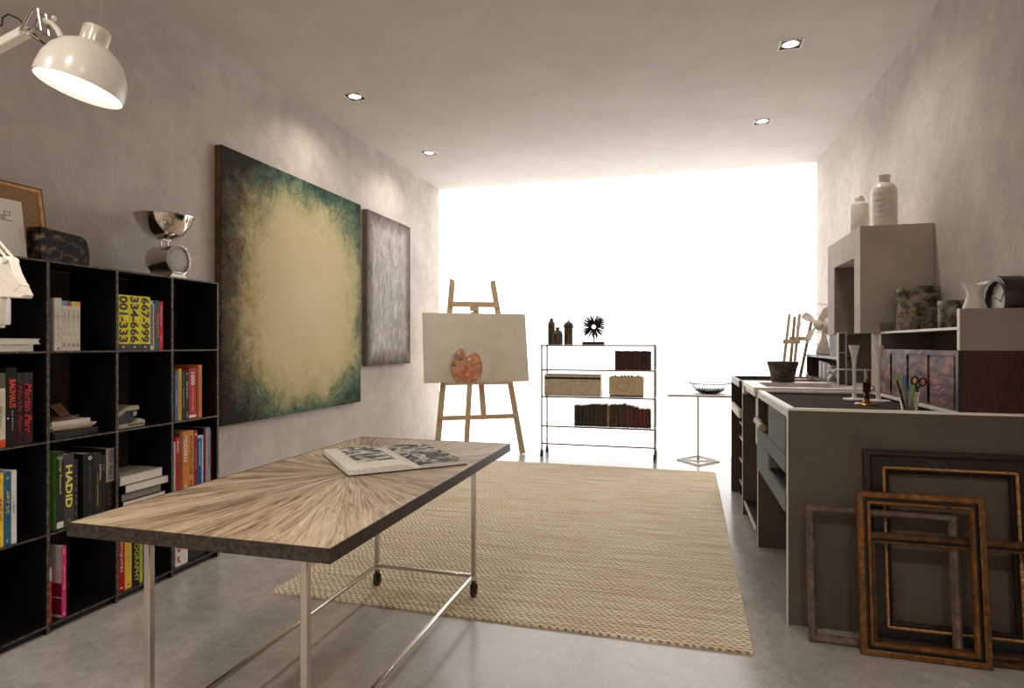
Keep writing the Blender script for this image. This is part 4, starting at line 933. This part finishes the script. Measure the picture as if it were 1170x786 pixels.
# ------------------------------------------------------------------ wall shelf, cabinet and hood over the counters
SXF = 1.124
t = thing('wall_cabinet', 'brown cabinet with hammered red-brown doors standing on the counter', 'cabinet', (1.26, 3.49, Z1))
Y0, Y1 = 2.955, 4.01
obj('carcass', MB().box(SXF+.012, XR-.003, Y0, Y1, Z1+.0006, 1.222), 'brown_lacquer', t, True)
yy = [Y0+.03, 3.275, 3.545, 3.80, Y1-.004]
for a, b in zip(yy, yy[1:]): obj('door', MB().box(SXF-.002, SXF+.0115, a+.013, b-.013, Z1+.006, 1.197), 'hammered', t, True, bev=.003, seg=2)
obj('top_trim', MB().box(SXF-.002, SXF+.0115, Y0+.03, Y1, 1.2, 1.222), 'hammered', t, True)
obj('corner_post', MB().box(SXF-.002, SXF+.0115, Y0, Y0+.029, Z1+.0006, 1.222), 'black', t, True)
obj('back_gap', MB().box(SXF+.0105, SXF+.0118, Y0+.031, Y1, Z1+.002, 1.199), 'black', t, True)
t = thing('display_shelf', 'grey open display shelf with white front edges above the brown cabinet', 'shelf', (1.26, 3.49, 1.223))
WE = P((236,230,222), .5, 0, .03)
obj('end_panel', MB().box(SXF+.004, XR-.003, Y0, Y0+.018, 1.2235, 1.398).box(SXF, SXF+.004, Y0, Y0+.018, 1.2235, 1.398, 1), ['shelf_grey', WE], t, True)
obj('end_panel', MB().box(SXF+.004, XR-.003, Y1-.02, Y1, 1.2235, 1.375).box(SXF, SXF+.004, Y1-.02, Y1, 1.2235, 1.31, 1), ['shelf_grey', WE], t, True)
obj('shelf_board', MB().box(SXF+.004, XR-.003, Y0+.0185, Y1-.0205, 1.310, 1.322).box(SXF, SXF+.004, Y0+.0185, Y1-.0205, 1.310, 1.322, 1), ['shelf_grey', WE], t, True)
obj('back_board', MB().box(XR-.014, XR-.004, Y0+.0185, Y1-.0205, 1.2235, 1.3095), 'shelf_grey', t, True)
ZS = 1.3225
t = thing('large_tin', 'larger mottled tin canister on the display shelf', 'canister', (1.272, 3.872, ZS), 0, 'mottled tins on the shelf')
obj('tin', MB().lathe([(0,.0005),(.103,.0005),(.104,.004),(.104,.205),(.0,.205)], seg=40), 'tin', t)
obj('lid', MB().lathe([(.1045,.206),(.107,.208),(.107,.236),(.104,.242),(.1,.239),(0,.239)], seg=40), 'tin', t)
t = thing('small_tin', 'smaller mottled tin canister to the right of the larger one', 'canister', (1.30, 3.49, ZS), 0, 'mottled tins on the shelf')
obj('tin', MB().lathe([(0,.0005),(.06,.0005),(.061,.004),(.061,.118),(0,.118)], seg=36), 'tin', t)
obj('lid', MB().lathe([(.061,.1185),(.063,.12),(.063,.138),(.06,.142),(.057,.139),(0,.139)], seg=36), 'tin', t)
t = thing('frilled_jug', 'white ceramic jug with a frilled mouth behind the grey shelf end', 'jug', (1.250, 3.13, ZS))
def frill(a, z): return (.16*cos(2*a) + .05*cos(5*a))*max(0, (z-.13)/.06)
jg = MB().lathe([(0,.0005),(.03,.0005),(.04,.02),(.046,.055),(.044,.09),(.034,.12),(.026,.142),(.03,.165),(.042,.188),(.046,.194),(.041,.19),(.026,.165),(.022,.145),(.03,.118),(.04,.09),(.04,.05),(0,.01)], seg=40, wob=frill)
for v in jg.bm.verts: v.co.z += .011*cos(2*atan2(v.co.y, v.co.x)-.5)*max(0, min(1, (v.co.z-.14)/.05))
obj('jug', jg, 'ceramic', t)
t = thing('drum_clock', 'round clock in a dark brown drum case at the end of the shelf', 'clock', (1.36, 3.105, ZS))
obj('case', MB().lathe([(.088,-.045),(.108,-.045),(.11,-.04),(.11,.038),(.105,.042),(0,.042),(0,.03),(.09,.03),(.088,-.045)], (0,0,.1115), 48, axis=(1,0,0)), P((40,24,18), .35, .1, .3, 30), t)
d = obj('dial', MB().lathe([(0,-.022),(.087,-.022),(.087,-.014),(0,-.014)], (0,0,.1115), 40, axis=(1,0,0)), P((222,216,208), .5), t)
obj('hands', MB().beam((-.0235,.0,.1115), (-.0235,.05,.13), .004, .0015, (0,0,1)).beam((-.0235,0,.1115), (-.0235,-.03,.15), .005, .0015, (0,1,0)), 'black', d)
mb = MB()
for k in range(12):
    a = pi*k/6; mb.beam((-.0228, .07*cos(a), .1115+.07*sin(a)), (-.0228, .082*cos(a), .1115+.082*sin(a)), .003, .001, (0,-sin(a),cos(a)))
obj('hour_marks', mb, 'black', d)
obj('bezel', MB().lathe([(.086,-.046),(.1,-.0465),(.1,-.0452),(.088,-.03),(.0875,-.022),(.086,-.022)], (0,0,.1115), 48, axis=(1,0,0)), P((58,38,28), .4), t)

HX = 1.024
t = thing('concrete_hood', 'tall raw concrete surround with an open niche on the right wall', 'niche surround', (1.2, 4.41, 1.315))
Ha, Hb, Hn0, Hn1, Ht, Hz0, Hz1 = 4.014, 4.83, 4.14, 4.647, 1.775, 1.315, 1.945
obj('surround', MB().box(HX, XR-.003, Ha, Hn0, Hz0, Hz1).box(HX, XR-.003, Hn1, Hb, Hz0, Hz1).box(HX, XR-.003, Hn0, Hn1, Ht, Hz1), 'conc_hood', t, True)
obj('niche_lining', MB().box(HX+.006, XR-.0035, Hn1-.006, Hn1-.0005, Hz0+.001, Ht-.001).box(1.10, XR-.004, 4.72, 4.742, .981, Hz0-.0005), 'board', t, True)
tag(obj('concrete_pier', MB().box(-.14, .14, -.072, .085, .0006, Hz0-.981), 'conc_hood', loc=(SXF+.141, 4.085, .98)), 'narrow concrete pier under the niche surround, beside the brown cabinet', 'pier')
t = thing('ribbed_bottle', 'larger white ceramic bottle with rippled body on the concrete surround', 'bottle', (1.182, 4.13, Hz1), 0, 'white bottles on the surround')
def rip(a, z): return .012*sin(z*190 + 1.2*sin(2*a))*(1 if .02 < z < .21 else 0)
obj('bottle', MB().lathe([(0,.0005),(.064,.0005),(.069,.01)] + [(.07, .01+.2*k/30) for k in range(1, 31)] + [(.068,.23),(.058,.252),(.04,.266),(.033,.272),(.033,.305),(.036,.31),(.036,.316),(.03,.316),(.028,.27),(0,.25)], seg=44, wob=rip), 'ceramic', t)
t = thing('corked_bottle', 'smaller smooth white ceramic bottle with an orange tipped stopper', 'bottle', (1.116, 4.40, Hz1), 0, 'white bottles on the surround')
obj('bottle', MB().lathe([(0,.0005),(.05,.0005),(.055,.006),(.0555,.012),(.0535,.016),(.0555,.02),(.0555,.19),(.05,.208),(.036,.217),(.031,.218),(.031,.245),(.028,.247),(.025,.22),(0,.21)], seg=40), 'ceramic', t)
obj('stopper', MB().sphere((.012,0,.252), .013, 14, 10), P((206,128,48), .5), t)

# ------------------------------------------------------------------ counter-top things, far end
ZB = .9805
t = thing('tabletop_easel', 'small wooden tabletop easel standing on the far counter', 'easel', (.89, 5.36, ZF-.0265), radians(-4))
for s in (-1, 1):
    x0, x1 = (-.10, .0) if s < 0 else (.03, .09)
for x0, x1 in ((-.10, -.03), (-.02, .045)):
    obj('front_leg', MB().beam((x0, -.09, .0006), (x1, .05, .54), .022, .016, (1,0,0)), P((196,176,144), .6), t)
for x0, x1 in ((-.03, .01), (.05, .14)):
    obj('back_leg', MB().beam((x0, .11, .0006), (x1, .06, .52), .022, .016, (1,0,0)), P((176,150,112), .6), t)
obj('crossbar', MB().beam((-.085, -.035, .315), (.04, -.035, .315), .034, .014, (0,0,1)), P((206,190,162), .6), t)
obj('back_crossbar', MB().beam((-.03, .076, .34), (.13, .076, .34), .03, .012, (0,0,1)), P((180,158,122), .6), t)
t = thing('wooden_tray', 'reddish wooden board on the counter behind the dark pot', 'board', (.885, 5.02, ZF-.042))
obj('tray', MB().prism([(-.11,0),(.10,0),(.085,.035),(-.095,.035)], (0,-.1,.0125), (1,0,0), (0,0,1), (0,.2,0)), 'red_wood', t, bev=.003)
t = thing('planter_pot', 'dark weathered tapered pot on the counter beside the sink', 'pot', (.705, 4.70, ZM))
obj('pot', MB().lathe([(0,.0005),(.07,.0005),(.074,.006),(.083,.06),(.0865,.064),(.085,.07),(.096,.118),(.101,.122),(.103,.142),(.1,.146),(.088,.143),(.07,.03),(0,.02)], seg=40, wob=lambda a, z: .02*cos(4*a)), 'pot', t)
mb = MB(); q = random.Random(2)
obj('soil', MB().lathe([(0,.142),(.05,.14),(.088,.134),(.085,.12),(0,.12)], seg=24, wob=lambda a, z: .03*sin(5*a)), P((28,22,18), .9, 0, .4, 60), t)

SS = thing('low_bookshelf', 'low dark bookshelf on the far counter, under the fan', 'bookshelf', (1.12, 4.95, ZF))
A, Bq = 4.42, 5.48
obj('shelf_top', MB().box(1.0, 1.095, A, 4.75, 1.148, 1.166).box(1.0, 1.145, 4.75, Bq, 1.148, 1.166), 'dark_wood', SS, True)
obj('shelf_base', MB().box(1.0, 1.095, A, 4.75, ZF+.0005, ZF+.014).box(1.0, 1.145, 4.75, Bq, ZF+.0005, ZF+.014), 'dark_wood', SS, True)
for y, x in ((A, 1.05), (Bq-.016, 1.145)): obj('end_board', MB().box(1.002, x, y, y+.016, ZF+.0145, 1.1475), 'dark_wood', SS, True)
obj('back_board', MB().box(1.136, 1.145, 4.752, Bq-.0165, ZF+.0145, 1.1475), 'dark_wood', SS, True)
for i, (y, tt, h, c, n_) in enumerate([(4.79,.03,.105,(206,200,190),'white'),(4.825,.04,.115,(150,138,122),'taupe'),(4.87,.05,.118,(104,94,80),'grey brown'),(4.925,.05,.118,(112,102,88),'grey brown'),(4.985,.055,.122,(206,200,192),'white'),(5.055,.05,.128,(118,106,92),'taupe'),(5.115,.06,.126,(212,206,198),'white')]):
    book('%s book inside the low dark bookshelf, %s from the tap end' % (n_, words[i]), 'books in the low bookshelf', 1.078, y, ZF+.0145, tt, h, .1, c, None, pi)
for i, (y, c, n_) in enumerate([(4.52,(120,66,38),'orange brown'),(4.56,(104,56,34),'chestnut'),(4.60,(74,42,30),'dark brown'),(4.64,(112,68,44),'tan brown'),(4.68,(82,46,34),'deep brown')]):
    book('%s leather book on top of the low bookshelf, %s from the tap end' % (n_, words[i]), 'brown books on the low bookshelf', 1.043, y, 1.1665, .037, .143+.003*(i % 2), .07, c, None, pi)
t = thing('jack_ornament', 'white six-armed jack shaped ornament at the front of the low bookshelf', 'ornament', (1.03, 4.66, ZF+.0145))
mb = MB(); c = Vector((0, 0, .068))
Rm = Matrix.Rotation(.62, 3, 'X') @ Matrix.Rotation(.5, 3, 'Y') @ Matrix.Rotation(.4, 3, 'Z')
for ax in ((1,0,0),(0,1,0),(0,0,1)):
    v = Rm @ Vector(ax); mb.cyl(c - v*.055, c + v*.055, .0085, seg=12)
    for s in (-1, 1): mb.sphere(c + v*(s*.056), .014, 12, 8)
lo = min(v.co.z for v in mb.bm.verts)
for v in mb.bm.verts: v.co.z -= lo - .0005
obj('jack', mb, 'white', t)
t = thing('magnifier_disc', 'small round dark glass with a pale rim leaning by the bookshelf end', 'magnifier', (.975, 5.30, ZF-.0295))
obj('rim', MB().tube([(.0, .032*cos(2*pi*k/28), .0375+.032*sin(2*pi*k/28)) for k in range(28)], .005, 8, closed=True), P((150,142,134), .3, .6), t)
obj('lens', MB().cyl((-.002,0,.0375), (.002,0,.0375), .0275, seg=28), P((24,22,22), .1), t)
# fan
t = thing('desk_fan', 'white vintage desk fan with four blades on the low bookshelf', 'fan', (1.072, 5.17, 1.1665), radians(-6))
FC = Vector((-.042, -.04, .235))
obj('base', MB().prism([(-.066,.0005),(.064,.0005),(.055,.03),(.03,.06),(.012,.15),(.012,.2),(-.018,.2),(-.02,.13),(-.05,.06)], (0,-.03,0), (1,0,0), (0,0,1), (0,.06,0)), 'white', t, bev=.01, seg=3)
FA = Vector((-.5, -.86, .12)).normalized(); Fx = Vector((0,0,1)).cross(FA).normalized(); Fy = FA.cross(Fx)
obj('motor', MB().lathe([(0,-.09),(.03,-.085),(.045,-.05),(.046,-.01),(.03,.0),(0,.0)], FC, 28, axis=FA), 'white', t)
obj('hub', MB().lathe([(.034,.005),(.036,.02),(.026,.035),(0,.042)], FC, 28, axis=FA).lathe([(0,.005),(.034,.005)], FC, 28, axis=FA), 'white', t)
for k in range(4):
    a = pi/4 + pi/2*k + .2; u = Fx*cos(a) + Fy*sin(a); w = Fx*-sin(a) + Fy*cos(a)
    pts = []
    for r, hw, tw_ in ((.03,.012,.014), (.07,.023,.012), (.11,.03,.01), (.135,.024,.008), (.143,.008,.006)):
        pts.append((FC + FA*.014 + u*r - w*hw - FA*tw_, FC + FA*.014 + u*r + w*hw + FA*tw_))
    vs = []; fs = []
    for p, q2 in pts:
        for d_ in (0, .002): vs += [p + FA*d_, q2 + FA*d_]
    for i in range(4):
        o = i*4; fs += [(o, o+1, o+5, o+4), (o+2, o+6, o+7, o+3), (o, o+4, o+6, o+2), (o+1, o+3, o+7, o+5)]
    fs += [(0, 2, 3, 1), (16, 17, 19, 18)]
    obj('blade', MB()._new(vs, fs), P((216,206,190), .4), t)
mb = MB()
for R3, off in ((.158, .035), (.158, -.03), (.075, .05)):
    mb.tube([FC + FA*off + (Fx*cos(2*pi*k/40) + Fy*sin(2*pi*k/40))*R3 for k in range(40)], .0022, 6, closed=True)
for k in range(6):
    u = Fx*cos(k*pi/3) + Fy*sin(k*pi/3); mb.tube([FC + FA*.05 + u*.075, FC + FA*.035 + u*.158, FC - FA*.03 + u*.158, FC - FA*.06 + u*.04], .0016, 6)
obj('wire_guard', mb, 'white', t)
# ladder rack
t = thing('slot_rack', 'narrow pale upright rack with three dark slots beside the tap', 'rack', (1.012, 4.385, ZM))
mb = MB()
hz_ = .345
for x in (-.025, .019): mb.box(x, x+.006, -.02, .02, .0005, hz_)
for z in (.0005, .105, .21, hz_-.006): mb.box(-.0188, .0188, -.02, .02, z, z+.006)
obj('frame', mb, CEDGE, t)
obj('backing', MB().box(-.0188, .0188, .0125, .0165, .007, .104).box(-.0188, .0188, .0125, .0165, .1115, .2095).box(-.0188, .0188, .0125, .0165, .2165, hz_-.0065), P((86,78,71), .6), t)

# ------------------------------------------------------------------ counter-top things, near end
ZI = Z1 - .02
def candlestick(x, y, label):
    t = thing('flared_candlestick', label, 'candlestick', (x, y, ZI+.0005), 0, 'white flared candlesticks')
    obj('base_disc', MB().lathe([(0,.0),(.055,.0),(.057,.003),(.055,.007),(.02,.009),(.012,.014),(0,.014)], seg=40), 'white', t)
    obj('stem', MB().lathe([(.011,.0142),(.0095,.06),(.0085,.16),(.0095,.2),(.013,.225),(0,.225)], seg=28), 'white', t)
    obj('flared_cup', MB().lathe([(.0132,.2255),(.0155,.245),(.028,.298),(.0265,.298),(.013,.246),(0,.24)], seg=32), 'white', t)
candlestick(.915, 3.70, 'white trumpet shaped candlestick on the left, beside the bronze candle holder')
candlestick(1.015, 3.64, 'white trumpet shaped candlestick in front of the hammered cabinet doors')
t = thing('bronze_candle_holder', 'small dark bronze candle holder on a round foot on the felt inset', 'candle holder', (.905, 3.43, ZI+.0005))
obj('foot', MB().lathe([(0,0),(.054,0),(.056,.003),(.05,.008),(.02,.012),(.012,.022),(0,.022)], seg=36), 'brass', t)
obj('stem', MB().lathe([(.012,.0222),(.009,.035),(.014,.045),(.008,.055),(.013,.062),(.018,.064),(.018,.105),(.0195,.107),(.0195,.112),(.015,.112),(.014,.075),(0,.07)], seg=28), P((70,44,24), .35, .7, .3, 40), t)
obj('handle', MB().tube([(.0185+.016*sin(k*pi/10), 0, .07+.03*k/10) for k in range(11)], .0025, 6), 'brass', t)
# pencil cup and its contents
px_, py_ = .985, 3.09
t = thing('glass_tumbler', 'tapered glass tumbler holding pens and scissors at the counter edge', 'tumbler', (px_, py_, ZI+.0005))
obj('tumbler', MB().lathe([(0,0),(.027,0),(.029,.003),(.043,.098),(.0415,.099),(.0275,.006),(0,.005)], seg=40), 'glass', t)
def pen(name, label, cat, dx, dy, ex, ey, L_, r, bodyc, capc, capfrac=.25):
    a = Vector((px_+dx, py_+dy, ZI+.008)); b = a + Vector((ex, ey, 1)).normalized()*L_
    m = a.lerp(b, 1-capfrac)
    t = thing(name, label, cat, a, 0, 'pens in the glass tumbler')
    d = (b-a)
    obj('barrel', MB().tube([a-a, (m-a)], r, 12), P(bodyc, .4), t)
    obj('cap', MB().tube([(m-a)+d*.002, (b-a)], r*1.12, 12), P(capc, .4), t)
pen('pen', 'black pen with a bright green end, leaning left in the tumbler', 'pen', -.013, .003, -.26, .0, .165, .0042, (24,22,22), (110,180,60), .16)
pen('pen', 'short orange pencil with a green tip, left inside the tumbler', 'pencil', -.013, -.011, -.15, -.1, .125, .0032, (190,130,70), (90,130,60), .2)
pen('marker_pen', 'thick blue marker standing upright in the tumbler', 'marker', -.005, .014, -.05, .09, .15, .0062, (92,130,140), (60,130,176), .55)
pen('pen', 'cream pen just left of the blue marker', 'pen', -.013, .015, -.14, .09, .135, .0035, (206,190,160), (200,180,140), .3)
pen('pen', 'teal pen right of the blue marker', 'pen', .002, -.002, .05, .0, .135, .004, (60,150,150), (64,160,186), .4)
pen('marker_pen', 'yellow green highlighter leaning right in the tumbler', 'marker', .010, .010, .15, .1, .155, .0055, (196,190,120), (206,206,84), .3)
pen('pen', 'silver pen leaning farthest right in the tumbler', 'pen', .016, .001, .2, .02, .155, .0035, (150,146,142), (206,202,196), .3)
pen('pen', 'bright green pencil low in the middle of the tumbler', 'pencil', .0, -.016, .03, -.12, .11, .003, (120,180,70), (150,200,80), .5)
t = thing('scissors', 'black handled scissors with red-orange finger loops in the tumbler', 'scissors', (px_+.011, py_-.012, ZI+.0085))
u = Vector((.13, -.09, 1)).normalized()
side = Vector((1,0,-.17)).normalized()
obj('blades', MB().beam((0,0,0), u*.09, .007, .0016, side).beam(Vector((.002,-.002,0)), u*.09+Vector((.002,-.002,0)), .007, .0016, side), 'chrome', t)
mb = MB(); mi = MB()
for s in (-1, 1):
    c = u*.135 + side*(s*.0155) + Vector((0, -.001*s, 0))
    mb.tube([c + (side*cos(2*pi*k/24)*.0125 + u*sin(2*pi*k/24)*.017) for k in range(24)], .0042, 8, closed=True)
    mb.tube([u*.086 + side*(-s*.002), u*.105 + side*(s*.003), u*.12 + side*(s*.009)], .0042, 8)
    mi.tube([c + (side*cos(2*pi*k/24)*.0085 + u*sin(2*pi*k/24)*.0125) for k in range(24)], .0022, 6, closed=True)
obj('handles', mb, 'black', t); obj('loop_liners', mi, P((206,92,60), .5), t)

# ------------------------------------------------------------------ picture frames leaning on the counter end
def lean_frame(name, label, x, y, w, h, prof, mats, mis, slope, rz=0.):
    a = atan(slope)
    t = thing(name, label, 'picture frame', (x, y, .0006), rz, 'empty frames leaning on the counter', rx=-a)
    m = obj('moulding', MB().ringframe(w, h, prof, mis), mats, t, ang=30)
    return t, m
# profiles: (inset from outer edge, forward)
t, m = lean_frame('black_rope_frame', 'large black picture frame with a twisted gold rope inlay, rearmost', .757, 2.862, .628, .802,
    [(0,0),(0,.022),(.012,.03),(.02,.03),(.03,.02),(.055,.016),(.068,.014),(.082,.014),(.088,.018),(.096,.01),(.098,0)], ['frame_black'], None, .095)
mb = MB(); ins, w, h = .075, .628, .802
cor = [(ins,ins),(w-ins,ins),(w-ins,h-ins),(ins,h-ins)]
for k in range(4):
    a = Vector((cor[k][0], -.0185, cor[k][1])); b = Vector((cor[(k+1) % 4][0], -.0185, cor[(k+1) % 4][1])); d = b-a; n = int(d.length/.0042); e1 = d.normalized(); e2 = Vector((0,-1,0)); e3 = e1.cross(e2)
    for ph in (0, pi):
        mb.tube([a + d*(i/n) + (e2*cos(ph+i*.95)+e3*sin(ph+i*.95))*.0033 for i in range(n+1)], .0036, 6)
obj('rope_inlay', mb, 'rope', t)
lean_frame('worn_wood_frame', 'thin worn brown wooden frame, leftmost of the leaning frames', .522, 2.812, .558, .562,
    [(0,0),(0,.012),(.004,.018),(.012,.022),(.022,.02),(.03,.012),(.034,.005),(.034,0)], ['frame_grey'], None, .11, radians(-1))
t, m = lean_frame('carved_gilt_frame', 'wide gilt frame with carved corners, behind the front gilt frame', .726, 2.778, .652, .478,
    [(0,0),(0,.012),(.006,.018),(.022,.0185),(.027,.008),(.031,.008),(.034,.015),(.044,.015),(.048,.004),(.048,0)], ['gold_dk', 'gold_groove'], [0,0,0,0,1,1,0,0,0,0,0], .11)
for cx, cz in ((0,0),(1,0),(1,1),(0,1)):
    mb = MB(); q = random.Random(5)
    for k in range(26):
        a = q.random(); s = q.choice((0, 1)); off = q.uniform(.006, .042)
        u, v = (.005+a*.085, off) if s else (off, .005+a*.085)
        x = u if cx == 0 else .652-u; zz_ = v if cz == 0 else .478-v
        mb.sphere((x, -.0135, zz_), q.uniform(.003, .0052), 8, 6, sc=(1,1,1))
    obj('carved_corner', mb, 'gold_dk', t)
lean_frame('gilt_frame', 'upright gilt picture frame standing in front of the other frames', .702, 2.7555, .452, .645,
    [(0,0),(0,.016),(.004,.022),(.02,.024),(.025,.02),(.027,.008),(.036,.008),(.038,.016),(.048,.017),(.052,.012),(.054,.004),(.054,0)], ['gold', 'gold_groove'], [0,0,0,0,1,1,1,0,0,0,0,0], .11, radians(-.8))

# ------------------------------------------------------------------ world, camera, view
wd = bpy.data.worlds.new('world'); SC.world = wd; wd.use_nodes = True
wd.node_tree.nodes['Background'].inputs[0].default_value = (.6, .57, .54, 1); wd.node_tree.nodes['Background'].inputs[1].default_value = .3
lb = bpy.data.lights.new('lamp_bulb', 'SPOT'); lb.energy = 7; lb.color = (1, .88, .74); lb.shadow_soft_size = .08; lb.spot_size = radians(140); lb.spot_blend = .6
lo = bpy.data.objects.new('lamp_bulb', lb); COL.objects.link(lo); lo.parent = bpy.data.objects['arm_lamp']
lo.location = OC - AX*.02; lo.rotation_euler = AX.to_track_quat('Z', 'Y').to_euler()
cd = bpy.data.cameras.new('camera'); cd.sensor_width = 36; cd.lens = 697/1170*36; cd.clip_start = .05
co = bpy.data.objects.new('camera', cd); COL.objects.link(co); co.location = (0, 0, 1.25); co.rotation_euler = (pi/2, 0, TH)
SC.camera = co
vs = SC.view_settings; vs.view_transform = 'Standard'; vs.look = 'None'; vs.gamma = 1; vs.exposure = .36; vs.use_curve_mapping = False
